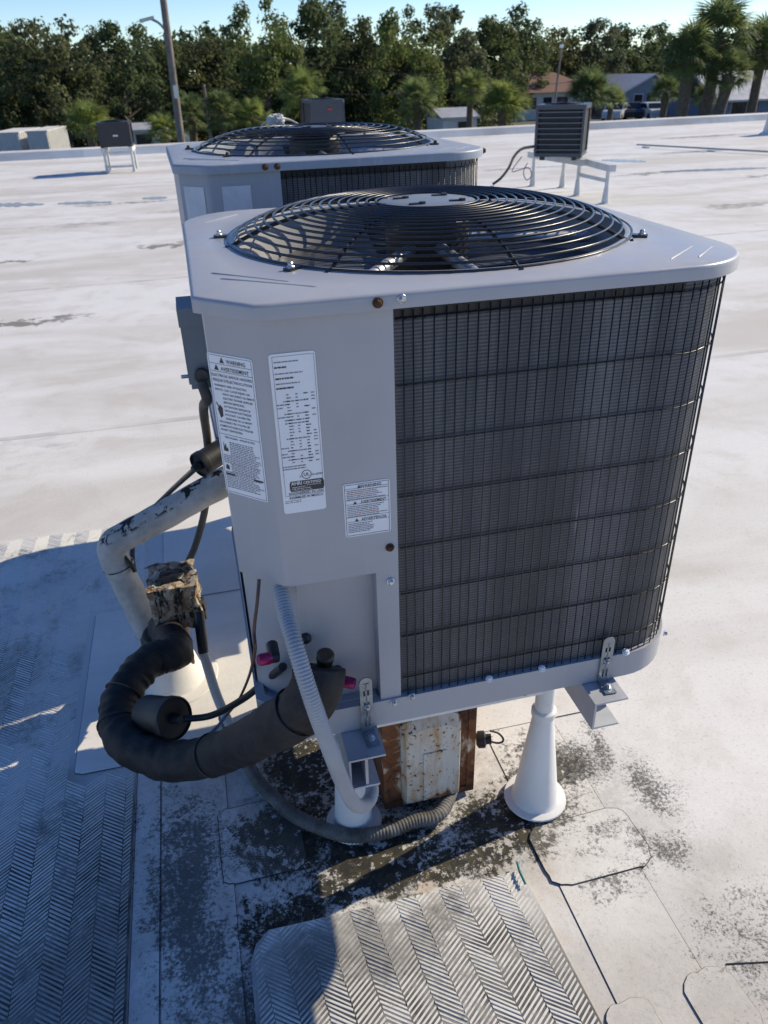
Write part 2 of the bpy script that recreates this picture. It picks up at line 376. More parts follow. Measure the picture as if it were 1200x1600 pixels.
def coilmat(name, c0, c1):
    n = NT(name); P = n.obj()
    sep = n.new('ShaderNodeSeparateXYZ'); n.link(P, sep.inputs[0]); z = sep.outputs[2]
    wv = n.math('SINE', n.math('MULTIPLY', z, 2*math.pi/.0052))
    col1 = n.noise(n.mapv(P, sc=(15, 15, .5)), 1, 4, .6)
    blot = n.noise(P, 7, 4, .6)
    fine = n.noise(n.mapv(P, sc=(420, 420, 40)), 1, 2, .6)
    f = n.math('ADD', n.math('MULTIPLY', n.ramp(wv, -.6, .9), .17), n.math('ADD', n.math('MULTIPLY', col1, .55), n.math('MULTIPLY', n.math('ADD', blot, fine), .2)))
    c = n.mix(n.ramp(f, .40, .88), c0, c1)
    drip = n.ramp(n.noise(n.mapv(P, sc=(55, 55, 3.2)), 1, 2, .5), .74, .79)
    c = n.mix(n.math('MULTIPLY', drip, .5), c, (.32, .34, .37))
    n.bump(wv, .25, .0008)
    return n.done(c, .55, .25)
M['coil'] = coilmat('coil_fins', (.054, .058, .067), (.205, .212, .232))
M['label'] = simple('label_vinyl', (.74, .76, .80), .4, 0, .04, 20)
M['ink'] = simple('label_ink', (.035, .035, .04), .5, 0, .2, 40)
M['ink_grey'] = simple('label_fine_print', (.20, .20, .22), .5, 0, .3, 90)
M['ink_white'] = simple('label_white_print', (.75, .75, .75), .5, 0, .05, 40)
M['ink_red'] = simple('label_red_print', (.45, .12, .09), .5, 0, .1, 40)

# ------------------------------------------------------------------ condensing unit
W, D, CX, CY, XC, XP, RC = .79, .76, .0658, .063, .2399, .2041, .12
def outline(o=0., n=8):
    r = RC+o; pts = [(CX-o*.45, -o)]
    for (cx, cy, a0) in ((W-RC, RC, -90), (W-RC, D-RC, 0), (RC, D-RC, 90)):
        for i in range(n+1):
            a = R(a0+90*i/n); pts.append((cx+r*math.cos(a), cy+r*math.sin(a)))
    pts.append((-o, CY-o*.45)); return pts
def resample(poly, step):
    P = [Vector((p[0], p[1], 0)) for p in poly]; out = []; n = len(P)
    for i in range(n):
        a, b = P[i], P[(i+1) % n]; k = max(1, int((b-a).length/step))
        for j in range(k): out.append(a.lerp(b, j/k))
    return out
FX, FY, FR = .4025, .39, .333
def gz(r):                                # height of the domed fan guard over the top plate
    t = min(1, max(0, (r-.12)/(.345-.12)))
    return .046*(1-t**2.6)+.004
def bolt(parent, p, nrm, m, r=.0055):
    mb = MB(); nrm = Vector(nrm); r *= .8
    mb.lathe([(r*1.45, 0), (r*1.45, .0015), (r*1.3, .0022)], p, 14, nrm); mb.lathe([(r, .002), (r, .006), (r*.6, .0075), (0, .0075)], p, 6, nrm)
    return mb.build('bolt', m, parent)
def text_mesh(items):                     # items: (string, x, y, size, align)
    mb = MB()
    for it in items:
        (s, x, y, size, al) = it[:5]; mw = it[5] if len(it) > 5 else None
        cu = bpy.data.curves.new('lettering', 'FONT'); cu.body = s; cu.size = size; cu.align_x = al; cu.resolution_u = 2; cu.offset = size*.012
        ob = bpy.data.objects.new('lettering', cu); col.objects.link(ob)
        me = bpy.data.meshes.new_from_object(ob)
        wd = max(v.co.x for v in me.vertices)-min(v.co.x for v in me.vertices); k = min(1, mw/wd) if mw else 1
        mb.add([(v.co.x*k+x, v.co.y+y, 0) for v in me.vertices], [tuple(p.vertices) for p in me.polygons])
        bpy.data.objects.remove(ob); bpy.data.meshes.remove(me)
    return mb
def place(mb, org, u, v, nrm, off):
    mb.v = [tuple(org+u*a+v*b+nrm*(c+off)) for (a, b, c) in mb.v]; return mb
def fineprint(rows, rnd, x0, x1, gap=.0009):
    mb = MB()
    for (y, h, fill) in rows:
        x = x0; end = x0+(x1-x0)*fill
        while x < end:
            l = min(rnd.uniform(.0018, .006), end-x)
            mb.add([(x,y,0),(x+l,y,0),(x+l,y+h,0),(x,y+h,0)], [(0,1,2,3)]); x += l+gap*rnd.uniform(.7, 1.5)
    return mb
def frame_mb(x0, y0, x1, y1, w):
    mb = MB()
    for (a, b, c, d) in ((x0,y0,x1,y0+w),(x0,y1-w,x1,y1),(x0,y0+w,x0+w,y1-w),(x1-w,y0+w,x1,y1-w)):
        mb.add([(a,b,0),(c,b,0),(c,d,0),(a,d,0)], [(0,1,2,3)])
    return mb
def rpoly(x0, y0, x1, y1, r): return rrect(x0, y0, x1, y1, r, 4, 0)

def make_unit(label, loc, rz, HZ, H, paint, old=False):
    """HZ bottom of base pan, H lower edge of the top cover's rim (local z = world z)."""
    u = thing('air_conditioner', label, 'air conditioner', loc, rz, 'grey condensing units on the near roof')
    rim = .0208; T = H+rim; hb = HZ+.05; hp = H-.409 if not old else HZ+.06
    # --- top cover
    out = resample(outline(.012, 12), .02); n = len(out); ctr = Vector((FX, FY, 0)); mb = MB()
    rings = []
    inn = []
    for p in out:
        d = (p-ctr); d.z = 0; inn.append(ctr+d.normalized()*FR)
    def ring(pts, z): rings.append([(p[0], p[1], z) for p in pts])
    ins = lambda k, off: [out[i].lerp(ctr, off/(out[i]-ctr).length) for i in range(n)]
    ring([ctr+(p-ctr)*(FR-.008)/FR for p in inn], T-.115)
    ring([ctr+(p-ctr)*(FR-.004)/FR for p in inn], T-.012)
    ring(inn, T+.004); ring([ctr+(p-ctr)*(FR+.006)/FR for p in inn], T+.006); ring([ctr+(p-ctr)*(FR+.016)/FR for p in inn], T+.002)
    ring([inn[i].lerp(out[i], .5) for i in range(n)], T+.0015)
    ring(ins(n, .007), T); ring(ins(n, .0028), T-.001); ring(ins(n, .0006), T-.0034); ring(out, T-.006); ring(out, H); ring(ins(n, .004), H); ring(ins(n, .004), H+.006)
    vv = [p for r_ in rings for p in r_]
    ff = [(k*n+i, k*n+(i+1) % n, (k+1)*n+(i+1) % n, (k+1)*n+i) for k in range(len(rings)-1) for i in range(n)]
    tc = mb.add(vv, ff).build('top_cover', paint, u, 'all'); tc.data.set_sharp_from_angle(angle=R(50))
    # pressed ribs on the cover corners
    for (a, b) in (((.735,.10),(.655,.03)), ((.762,.09),(.70,.03)), ((.02,.18),(.12,.085)), ((.03,.14),(.15,.045)), ((.70,.70),(.76,.62)), ((.03,.62),(.1,.7))):
        A, B = Vector((a[0], a[1], T+.0006)), Vector((b[0], b[1], T+.0006))
        MB().tube([A, A.lerp(B, .04)+Vector((0,0,.0002)), B.lerp(A, .04)+Vector((0,0,.0002)), B], lambda t: .0008 if t in (0, 1) else .0017, 6).build('pressed_rib', paint, tc, True)
    # --- guard
    gm = MB(); spk = 8
    angs = [R(-40+45*k) for k in range(spk)]
    for a in angs:
        pts = [(FX+r_*math.cos(a), FY+r_*math.sin(a), T+gz(r_)-.0035) for r_ in (.075,.12,.16,.2,.24,.27,.29,.31,.325,.338,.346)]
        pts.append((FX+.352*math.cos(a), FY+.352*math.sin(a), T+.003))
        gm.tube(pts, .0032, 6)
    gd = gm.build('fan_guard', M['black_wire'], u, True)
    nr = 17 if not old else 13
    for i in range(nr):
        r_ = .088+(.344-.088)*(i/(nr-1))
        MB().tube([(FX+r_*math.cos(2*math.pi*k/64), FY+r_*math.sin(2*math.pi*k/64), T+gz(r_)) for k in range(64)], .0021 if not old else .0018, 6, closed=True).build('guard_ring', M['black_wire'], gd, 'all')
    hub = MB().lathe([(0,-.002),(.083,-.002),(.085,.0),(.082,.0015),(.03,.003),(0,.003)], (FX,FY,T+.0475), 40).build('guard_hub_plate', M['hub'] if not old else M['fan'], gd, True)
    for k in range(4):
        a = R(40+90*k+12); c = Vector((FX+.052*math.cos(a), FY+.052*math.sin(a), T+.0495))
        MB().obox(c, (.010,0,0), (0,.0045,0), (0,0,.0025)).lathe([(.006,0),(.006,.004),(0,.004)], c+Vector((.012,0,0)), 8).build('hub_clip', M['black'], gd)
    for a in (-139, -34, 95, 170):
        p = Vector((FX+.357*math.cos(R(a)), FY+.357*math.sin(R(a)), T+.001)); t = Vector((-math.sin(R(a)), math.cos(R(a)), 0)); rd = Vector((math.cos(R(a)), math.sin(R(a)), 0))
        MB().obox(p+Vector((0,0,.003)), rd*.012, t*.007, (0,0,.002)).build('guard_foot', M['black_wire'], gd)
        bolt(u, p+Vector((0,0,.005))+rd*.003, (0,0,1), M['zinc'] if not old else M['rust_bolt'], .005)
    # --- fan
    MB().lathe([(0,-.14),(.062,-.14),(.072,-.13),(.074,-.03),(.06,-.012),(0,-.012)], (FX,FY,T+.047), 28).build('fan_motor', M['black'], u, True)
    for k in range(3):
        bm_ = MB(); vs = []
        for i in range(8):
            for j in range(7):
                rr = .06+.255*i/7; a = R(k*120+20+ (j/6-.35)*(78-14*i/7)); zz = T-.085-.05*(j/6-.5)*(.6+.4*i/7)+.01*math.sin(j/6*3.1)
                vs.append((FX+rr*math.cos(a), FY+rr*math.sin(a), zz))
        bm_.add(vs, [(i*7+j, i*7+j+1, i*7+j+8, i*7+j+7) for i in range(7) for j in range(6)]).build('fan_blade', M['fan'], u, True)
    for a in (-128, -88, 2, 92):
        a = R(a); A = Vector((FX+.07*math.cos(a), FY+.07*math.sin(a), T-.018)); B = Vector((FX+.318*math.cos(a), FY+.318*math.sin(a), T-.034))
        MB().tube([A, B], .0105, 12).build('motor_arm', M['alu'], u, True)
    # --- cabinet panels
    e = .0015
    f = (0, CY); c1 = (CX, 0); ux = Vector((CX, -CY, 0)).normalized(); cn = Vector((-CY, -CX, 0)).normalized()
    pm_ = MB()
    def wall(poly, z0, z1): # poly open path
        k = len(poly)
        pm_.add([(p[0], p[1], z0) for p in poly]+[(p[0], p[1], z1) for p in poly], [(i, i+1, k+i+1, k+i) for i in range(k-1)])
    bev = .0045
    pa = Vector((CX, 0, 0)); pathf = [Vector((0, CY, 0)), pa-ux*bev*1.4, pa-ux*.0015+Vector((.001,.0006,0)), pa+Vector((bev*1.4,0,0)), Vector((XP, 0, 0))]
    wall([(0, CY+.0), ]+[(p.x, p.y) for p in pathf[1:]], hp, H+.006)
    k = len(pathf)
    # right-hand stile runs the full height, beside the valve recess
    pm_.add([(XP,0,hp),(XP,0,H+.006),(XC,0,H+.006),(XC,0,hb),(XP,0,hb),(XC,.02,hb),(XC,.02,H+.006),(XP,.028,hb),(XP,.028,hp)], [(0,1,2,3,4),(3,2,6,5),(0,4,7,8)])
    # under-lip of the access panel
    pm_.add([(0,CY,hp),(CX,0,hp),(XP,0,hp),(XP,.028,hp),(CX+.012,.028,hp),(.0,CY+.04,hp)], [(0,1,2,3,4,5)])
    pm_.build('access_panel', paint, u, True)
    lp = MB(); lo = [(.004,.70), (.004,CY+.042), (.022,CY+.018), (CX+.016,.0285), (XP,.0285)]
    lp.add([(p[0],p[1],hb-.002) for p in lo[1:]]+[(p[0],p[1],hp+.002) for p in lo[1:]], [(i,i+1,5+i,4+i) for i in range(3)])
    lp.build('valve_panel', paint, u)
    sp_ = MB(); sp_.add([(0,CY,hp-.0),(0,CY,H+.006),(0,D-RC,H+.006),(0,D-RC,hb),(0,CY+.042,hb),(0,CY+.042,hp)], [(0,1,2,3,4,5)])
    sp_.build('side_panel', paint, u)
    # --- coil wrapped round front, corner, right and back
    o1 = outline(-.0085, 10); cp = [(XC+.002, .0085)]+o1[1:-1]
    cm = MB(); kk = len(cp)
    cin = [(Vector((p[0],p[1],0)).lerp(Vector((W/2,D/2,0)), .045/ (Vector((p[0],p[1],0))-Vector((W/2,D/2,0))).length)) for p in cp]
    vs = [(p[0],p[1],hb) for p in cp]+[(p[0],p[1],H+.004) for p in cp]+[(p.x,p.y,hb) for p in cin]+[(p.x,p.y,H+.004) for p in cin]
    cm.add(vs, [(i,i+1,kk+i+1,kk+i) for i in range(kk-1)]+[(2*kk+i,3*kk+i,3*kk+i+1,2*kk+i+1) for i in range(kk-1)])
    coil = cm.build('coil', M['coil'], u, True)
    MB().add([(XC+.001,.0065,H-.020),(W-RC,.0065,H-.020),(W-RC,.0065,H+.004),(XC+.001,.0065,H+.004)], [(0,1,2,3)]).build('coil_top_channel', M['black'], u)
    # coil guard wires
    g0 = outline(-.004, 14); gp_ = [Vector((XC+.004, .004, 0))]+[Vector((p[0],p[1],0)) for p in g0[1:31]]
    zs = [H-.018-.0, H-.110]; 
    while zs[-1]-.0875 > hb+.01: zs.append(zs[-1]-.0875)
    if old: zs = zs[:3]
    for z in zs: MB().tube([(p.x, p.y, z+random.uniform(-.0012,.0012)) for p in gp_], .0015, 6).build('guard_wire', M['black_wire'], coil, 'all')
    L = [0]
    for i in range(len(gp_)-1): L.append(L[-1]+(gp_[i+1]-gp_[i]).length)
    vw = MB().tube([(0,0,hb+.003),(0,0,H-.006)], .00115, 6).mesh('guard_wire', M['black_wire'], 'all'); s = .008; i = 0
    while s < L[-1]-.005:
        while L[i+1] < s: i += 1
        t = (s-L[i])/(L[i+1]-L[i]); p = gp_[i].lerp(gp_[i+1], t); d = (gp_[i+1]-gp_[i]).normalized()
        w = link('guard_wire', vw, coil, (p.x+d.y*.0027, p.y-d.x*.0027, 0)); w.rotation_euler = (random.uniform(-.0012,.0012), random.uniform(-.0016,.0016), 0); s += .0152
    # --- base pan
    bo = outline(.004, 10); bi = outline(-.012, 10); kk = len(bo)
    bp = MB(); vs = []
    for (pl, z) in ((bi, hb-.004), (bi, hb+.004), (bo, hb+.004), (bo, HZ)): vs += [(p[0], p[1], z) for p in pl]
    fs = [(j*kk+i, j*kk+(i+1) % kk, (j+1)*kk+(i+1) % kk, (j+1)*kk+i) for j in range(3) for i in range(kk)]
    fs += [tuple(3*kk+i for i in range(kk)), tuple(range(kk-1, -1, -1))]
    bp.add(vs, fs).build('base_pan', paint, u, True)
    return u, T, hp, hb
HZ1, H1 = .49, 1.2164
unit1, T1, hp1, hb1 = make_unit('nearest grey air conditioner with white labels and dark wire-guarded coil', (0,0,0), 0, HZ1, H1, M['paint'])
unit2, T2, hp2, hb2 = make_unit('older weathered grey air conditioner standing directly behind the nearest one', (-.0046,1.0645,0), .0241, .52, 1.2788, M['paint_old'], True)
# bolts of the nearest unit
bolt(unit1, (.217,-.012,H1+.010), (0,-1,0), M['rust_bolt'], .0062); bolt(unit1, (.2485,-.012,H1+.012), (0,-1,0), M['zinc'], .0056)
for (px, py, m) in ((609,855,'rust_bolt'),(610,908,'zinc')): p = yp(px, py, 0); bolt(unit1, (p.x,0,p.z), (0,-1,0), M[m], .006)
for (px, py) in ((615,1097),(643,1087)): p = yp(px, py, -.004); bolt(unit1, (p.x,-.004,p.z), (0,-1,0), M['zinc'], .0055)
for xx in (.40,.50,.665): bolt(unit1, (xx,-.003,hb1+.006), (0,-.5,1), M['label'], .006)
bolt(unit1, (W+.012,.10,H1+.011), (1,0,0), M['zinc'], .006); bolt(unit1, (W+.004-.012,.055,HZ1+.03), (.8,-.6,0), M['zinc'], .005)
for (x_, m) in ((.203,'rust_bolt'),(.232,'rust_bolt')): bolt(unit2, (x_,-.012,1.2788+.010), (0,-1,0), M[m], .0065)
bolt(unit2, (W+.012-.004,.08,1.2788+.011), (.9,-.4,0), M['rust_bolt'], .007)

# --- labels with their lettering on the nearest unit
rnd = random.Random(3)
def vlabel(name, pts, p0, nrm, u_, rows_fn, desc):
    q = [pp(px, py, p0, nrm) for (px, py) in pts]
    v_ = Vector((0,0,1)); w = ((q[1]-q[0]).dot(u_)+(q[2]-q[3]).dot(u_))/2; h = ((q[0].z-q[3].z)+(q[1].z-q[2].z))/2
    c = (q[0]+q[1]+q[2]+q[3])/4; org = c-u_*w/2-v_*h/2
    mb = MB().prism(rpoly(0,0,w,h,.004), 0, .0005); place(mb, org, u_, v_, nrm, .0004)
    o = mb.build(name, M['label'], unit1); o['label'] = desc
    for (nm, m, mb2, off) in rows_fn(w, h):
        w_ = place(mb2, org, u_, v_, nrm, .0012+off).build(nm, M[m], o)
        if 'print' in nm or 'lettering' in nm: w_['kind'] = 'stuff'
    return o
chn = Vector((-CY,-CX,0)).normalized(); chu = Vector((CX,-CY,0)).normalized(); ch0 = Vector((0,CY,0))
def warn_rows(w, h):
    t = []; s = h/.255
    def c(txt, y, sz, x=None, mw=None): t.append((txt, (w/2 if x is None else x), h-y*s, sz*s, 'CENTER' if x is None else 'LEFT', mw if mw else (w*.9 if x is None else w*.95-x)))
    c('WARNING', .0145, .0098, w*.42, w*.42); c('AVERTISSEMENT', .0275, .0090, w*.28, w*.62)
    L = ['ELECTRICAL SHOCK HAZARD', "RISQUE D'ELECTROCUTION"]
    for i, a in enumerate(L): c(a, .0385+.0085*i, .0064)
    L2 = ['WARNING: RISK OF ELECTRIC', 'SHOCK. CAN CAUSE INJURY OR', 'DEATH. DISCONNECT ALL REMOTE', 'ELECTRIC POWER SUPPLIES', 'BEFORE SERVICING.', 'ATTENTION: RISQUE DE', 'DECHARGE ELECTRIQUE', 'POUVANT CAUSER DES', 'BLESSURES OU LA MORT.', 'DECONNECTER TOUTES LES', 'ALIMENTATIONS ELECTRIQUES', "AVANT L'ENTRETIEN."]
    for i, a in enumerate(L2): c(a, .0555+.0072*i, .0050, w*(.08 if i < 2 or i > 8 else .24))
    c('FIRE HAZARD - RISQUE DE FEU', .148, .0046)
    out = [('lettering', 'ink', text_mesh(t), 0)]
    g_ = MB()
    for (y0, y1, x0, x1) in ((.154,.178,.24,.94),(.180,.194,.06,.95),(.196,.210,.22,.94),(.212,.243,.06,.95)):
        y = y0
        while y < y1: g_.add(*(lambda m: (m.v, m.f))(fineprint([(h-y*s-.0016, .0014, rnd.uniform(.75, 1))], rnd, w*x0, w*x1))); y += .0033
    out.append(('fine_print', 'ink_grey', g_, 0))
    k = frame_mb(.0022, .0022, w-.0022, h-.0022, .0005)
    for y in (.017, .030, .1415): k.add([(.002,h-y*s,0),(w-.002,h-y*s,0),(w-.002,h-y*s+.0005,0),(.002,h-y*s+.0005,0)], [(0,1,2,3)])
    for (a, y) in ((.06,.2185),(.72,.2185)): k.add([(w*a,h-y*s,0),(w*(a+.22),h-y*s,0),(w*(a+.22),h-y*s+.0028,0),(w*a,h-y*s+.0028,0)], [(0,1,2,3)])
    for (a, y, b) in ((.27,.0145,.008),(.13,.0275,.008)): k.add([(w*a,h-y*s,0),(w*a+b,h-y*s,0),(w*a+b/2,h-y*s+b,0)], [(0,1,2)])
    # hand and flame pictograms
    k.add([(w*.08,h-.096*s,0),(w*.13,h-.112*s,0),(w*.19,h-.108*s,0),(w*.20,h-.094*s,0),(w*.14,h-.088*s,0),(w*.12,h-.092*s,0)], [(0,1,2,3,4,5)])
    k.add([(w*.06,h-.085*s,0),(w*.075,h-.084*s,0),(w*.14,h-.095*s,0),(w*.12,h-.097*s,0)], [(0,1,2,3)])
    k.add([(w*.09,h-.173*s,0),(w*.20,h-.173*s,0),(w*.19,h-.165*s,0),(w*.16,h-.168*s,0),(w*.15,h-.158*s,0),(w*.12,h-.165*s,0),(w*.10,h-.155*s,0)], [(0,1,2,3,4,5,6)])
    k.add([(w*.08,h-.207*s,0),(w*.16,h-.209*s,0),(w*.17,h-.202*s,0),(w*.12,h-.198*s,0),(w*.09,h-.201*s,0)], [(0,1,2,3,4)])
    out.append(('printed_frame', 'ink', k, .0001)); return out
vlabel('warning_label', ((323,549),(393,562),(421,785),(355,768)), ch0, chn, chu, warn_rows, 'tall white warning label on the chamfered corner')
def rating_rows(w, h):
    s = h/.255; t = []
    def c(txt, y, sz, x, al='LEFT', mw=None): t.append((txt, w*x, h-y*s, sz*s, al, mw if mw else (w*(.97-x) if al == 'LEFT' else w*.8)))
    out = []; g_ = MB(); d_ = MB()
    def pr(mbx, y, x0, x1, hh=.0016): m = fineprint([(h-y*s, hh, 1)], rnd, w*x0, w*x1, .0007); mbx.add(m.v, m.f)
    for (y, a, b) in ((.013,.10,.62),(.030,.10,.70),(.045,.10,.62)): pr(g_, y, a, b)
    for (y, a, b) in ((.021,.10,.36),(.0375,.10,.50),(.052,.10,.48)): pr(d_, y, a, b, .0022)
    y = .062
    while y < .172:
        k = rnd.random()
        if k < .45: pr(g_, y, .08, .08+rnd.uniform(.08, .3))
        pr(g_, y, .30, .30+rnd.uniform(.05, .12)); 
        if rnd.random() < .6: pr(g_, y, .50, .55)
        if rnd.random() < .8: pr(d_, y, .68, .68+rnd.uniform(.05, .12))
        if rnd.random() < .7: pr(g_, y, .84, .92)
        if rnd.random() < .35: pr(g_, y+.0003, .22, .75)
        y += .0049
    for y in (.176,.180): pr(g_, y, .06, .60)
    for y in (.234,.237): pr(g_, y, .04, .42, .0009)
    out.append(('fine_print', 'ink_grey', g_, 0)); out.append(('data_print', 'ink', d_, .0001))
    c('UL', .1935, .0078, .595, 'CENTER'); c('US LISTED', .194, .0044, .70); c('c', .195, .006, .43)
    c('ENGINEERED IN USA', .2235, .0058, .55, 'CENTER'); c('ASSEMBLED IN MEXICO', .2305, .0058, .55, 'CENTER')
    out.append(('lettering', 'ink', text_mesh(t), .0001))
    k = frame_mb(.0042, .03*s, w-.002, h-.0035, .0004)
    cx, cy = w*.595, h-.191*s
    for i in range(28):
        a, b = 2*math.pi*i/28, 2*math.pi*(i+1)/28
        k.add([(cx+.0066*s*math.cos(a),cy+.0066*s*math.sin(a),0),(cx+.0066*s*math.cos(b),cy+.0066*s*math.sin(b),0),(cx+.0076*s*math.cos(b),cy+.0076*s*math.sin(b),0),(cx+.0076*s*math.cos(a),cy+.0076*s*math.sin(a),0)], [(0,1,2,3)])
    x0, x1, y0, y1 = w*.20, w*.97, h-.2185*s, h-.2005*s
    k.add([(x0+.001,y0,0),(x1-.001,y0,0),(x1+.001,y0+.004,0),(x1+.001,y1-.004,0),(x1-.001,y1,0),(x0+.001,y1,0),(x0-.001,y1-.004,0),(x0-.001,y0+.004,0)], [tuple(range(8))])
    out.append(('printed_frame', 'ink', k, .0001))
    t2 = [('AHRI', w*.22, h-.2070*s, .0085*s, 'LEFT', w*.25), ('CERTIFIED', w*.50, h-.2065*s, .0060*s, 'LEFT', w*.45), ('www.ahridirectory.org', w*.57, h-.2095*s, .0024*s, 'LEFT', w*.38), ('Unitary Small AC', w*.23, h-.2115*s, .0030*s, 'LEFT', w*.5), ('AHRI Standard 210/240', w*.23, h-.2145*s, .0030*s, 'LEFT', w*.5), ('Certification applies only to the', w*.23, h-.2172*s, .0024*s, 'LEFT', w*.66)]
    out.append(('certified_lettering', 'ink_white', text_mesh(t2), .0003)); return out
vlabel('rating_label', ((419,554),(492,547),(510,794),(444,803)), Vector((0,0,0)), Vector((0,-1,0)), Vector((1,0,0)), rating_rows, 'tall white rating label with black certified badge')
def small_rows(w, h):
    g_ = MB(); rd = MB(); t = []
    for (tx, y) in (('WARNING', .075), ('AVERTISSEMENT', .365), ('ADVERTENCIA', .69)): t.append((tx, w*.36, h*(1-y)-.0018, .0066, 'LEFT', w*.55))
    for (y0, y1, x1) in ((.13,.30,.95),(.42,.62,.93),(.75,.94,.70)):
        y = y0
        while y < y1:
            m = fineprint([(h*(1-y)-.001, .0013, rnd.uniform(.7, 1))], rnd, w*.07, w*x1, .0006)
            (rd if rnd.random() < .28 else g_).add(m.v, m.f); y += .032
    k = frame_mb(.002, .002, w-.002, h-.002, .0006)
    for y in (.10, .31, .39, .63, .72): k.add([(.002,h*(1-y),0),(w-.002,h*(1-y),0),(w-.002,h*(1-y)+.0004,0),(.002,h*(1-y)+.0004,0)], [(0,1,2,3)])
    for (y, xa) in ((.075,.30),(.365,.20),(.69,.22)): k.add([(w*xa,h*(1-y)-.002,0),(w*xa+.0055,h*(1-y)-.002,0),(w*xa+.0027,h*(1-y)+.0032,0)], [(0,1,2)])
    return [('fine_print', 'ink_grey', g_, 0), ('red_print', 'ink_red', rd, 0), ('lettering', 'ink', text_mesh(t), .0001), ('printed_frame', 'ink', k, .0002)]
vlabel('caution_label', ((538,754),(612,749),(608,832),(537,838)), Vector((0,0,0)), Vector((0,-1,0)), Vector((1,0,0)), small_rows, 'small square white caution label beside the coil')
# faded labels of the older unit
def ulabel(x0, x1, z0, z1, m, nm):
    MB().add([(x0,-.0012,z0),(x1,-.0012,z0),(x1,-.0012,z1),(x0,-.0012,z1)], [(0,1,2,3)]).build(nm, M[m], unit2)
M['faded'] = simple('faded_label', (.47, .52, .60), .55, 0, .1, 30)
ulabel(.095,.165,1.10,1.25,'faded','faded_label')
a = ch0+chu*.012+chn*.0012; b = ch0+chu*.075+chn*.0012
MB().add([(a.x,a.y,.98),(b.x,b.y,.98),(b.x,b.y,1.25),(a.x,a.y,1.25)], [(0,1,2,3)]).build('faded_label', M['faded'], unit2)
# --- service valves and ports under the access panel
M['cap_pink'] = simple('magenta_cap', (.30, .010, .09), .3, .3, .15, 30)
M['brass'] = simple('dull_brass', (.10, .075, .045), .45, .6, .3, 40)
yv = .0285
def valve(px, py, capdir, parent):
    p = yp(px, py, yv-.03)
    MB().lathe([(.0,0),(.009,0),(.010,.003),(.010,.018),(.008,.021),(0,.021)], p, 12, capdir).build('valve_cap', M['cap_pink'], parent, True)
    d = Vector(capdir).normalized()
    MB().tube([p-d*.012, p+Vector((0,0,0))], .009, 12).tube([p-d*.006, (p.x-d.x*.006, yv+.002, p.z)], .010, 10).build('valve_body', M['black'], parent, True)
valve(423,1028,(-1,-.3,.25),unit1); valve(536,1064,(.9,-.5,-.12),unit1)
p = yp(508,1030,yv-.045); MB().lathe([(.013,-.05),(.013,-.004),(.0145,0),(.0145,.012),(.011,.015),(0,.015)], p, 14, (.05,-.35,1)).build('valve_stem', M['brass'], unit1, True)
p = yp(477,996,yv); MB().lathe([(.010,0),(.010,.006),(.004,.012),(0,.012)], (p.x,yv,p.z), 7, (0,-1,0)).build('grommet', M['black'], unit1)
MB().box((.02,.012,HZ1+.052), (.20,.03,HZ1+.056)).build('valve_shelf', M['paint'], unit1)

# ------------------------------------------------------------------ support stand of the nearest unit
M['galv'] = simple('galvanised_steel', (.46, .485, .53), .42, .35, .12, 9, 0, dirt=(.30,.29,.28), dirtamt=.25)
M['white_pipe'] = simple('white_coated', (.70, .70, .69), .45, 0, .08, 6, .001, dirt=(.42,.38,.32), dirtamt=.2)
M['zinc_dark'] = simple('dark_zinc', (.30, .34, .38), .38, .7, .25, 30)
def rail(x0, x1, y0, y1, z1, h, parent, endweb=False):
    mb = MB(); t = .004
    mb.box((x0,y0,z1-t), (x1,y1,z1)); mb.box((x0,y0,z1-h), (x0+t,y1,z1-t-.0002)); mb.box((x0+t+.0002,y0,z1-h), (x1-.012,y1,z1-h+t))
    if endweb: mb.box((x0+.028,y0+.002,z1-h+t+.0002), (x0+.033,y1-.1,z1-t-.0004))
    return mb.build('rail', M['galv'], parent)
def cone(x, y, r0, r1, z0, z1, parent, nm='roof_boot'):
    o = MB().lathe([(r0+.020,.0),(r0+.019,.0035),(r0+.004,.006),(r0+.001,.010),(r0*.985,.018),(r1*1.02,z1-z0-.012),(r1,z1-z0),(r1*.8,z1-z0+.002),(r1*.72,z1-z0)], (x,y,z0), 32).build(nm, M['white_pipe'], parent, True)
    return o
stand1 = thing('unit_stand', 'steel stand on white cone boots under the nearest unit', 'stand', (0,0,0), 0, 'stands under the near units')
rail(.583,.648,-.058,.74,HZ1-.001,.062,stand1); rail(.130,.194,-.070,.74,HZ1-.001,.07,stand1,True)
for (x, y, r0, r1, z1) in ((.592,.145,.051,.0235,.268),(.172,.19,.043,.030,.25),(.592,.62,.054,.0235,.268),(.172,.62,.043,.030,.25)):
    lg = MB().tube([(x,y,.01),(x,y,HZ1-.07)], .0205 if x > .3 else .024, 18).build('leg', M['white_pipe'], stand1, True)
    cone(x, y, r0, r1, .011 if y < .3 else .009, z1, lg)
    MB().lathe([(r1+.001,0),(r1+.003,.004),(r1+.003,.018),(r1-.002,.022),(.0205,.022)], (x,y,z1), 24).build('clamp_collar', M['white_pipe'], lg, True)
MB().box((.19,.13,.345), (.58,.134,.378)).build('cross_bar', M['white_pipe'], stand1)
MB().box((.19,.62,.345), (.58,.624,.378)).build('cross_bar', M['white_pipe'], stand1)
bolt(stand1, (.535,.13,.362), (0,-1,0), M['black'], .008)
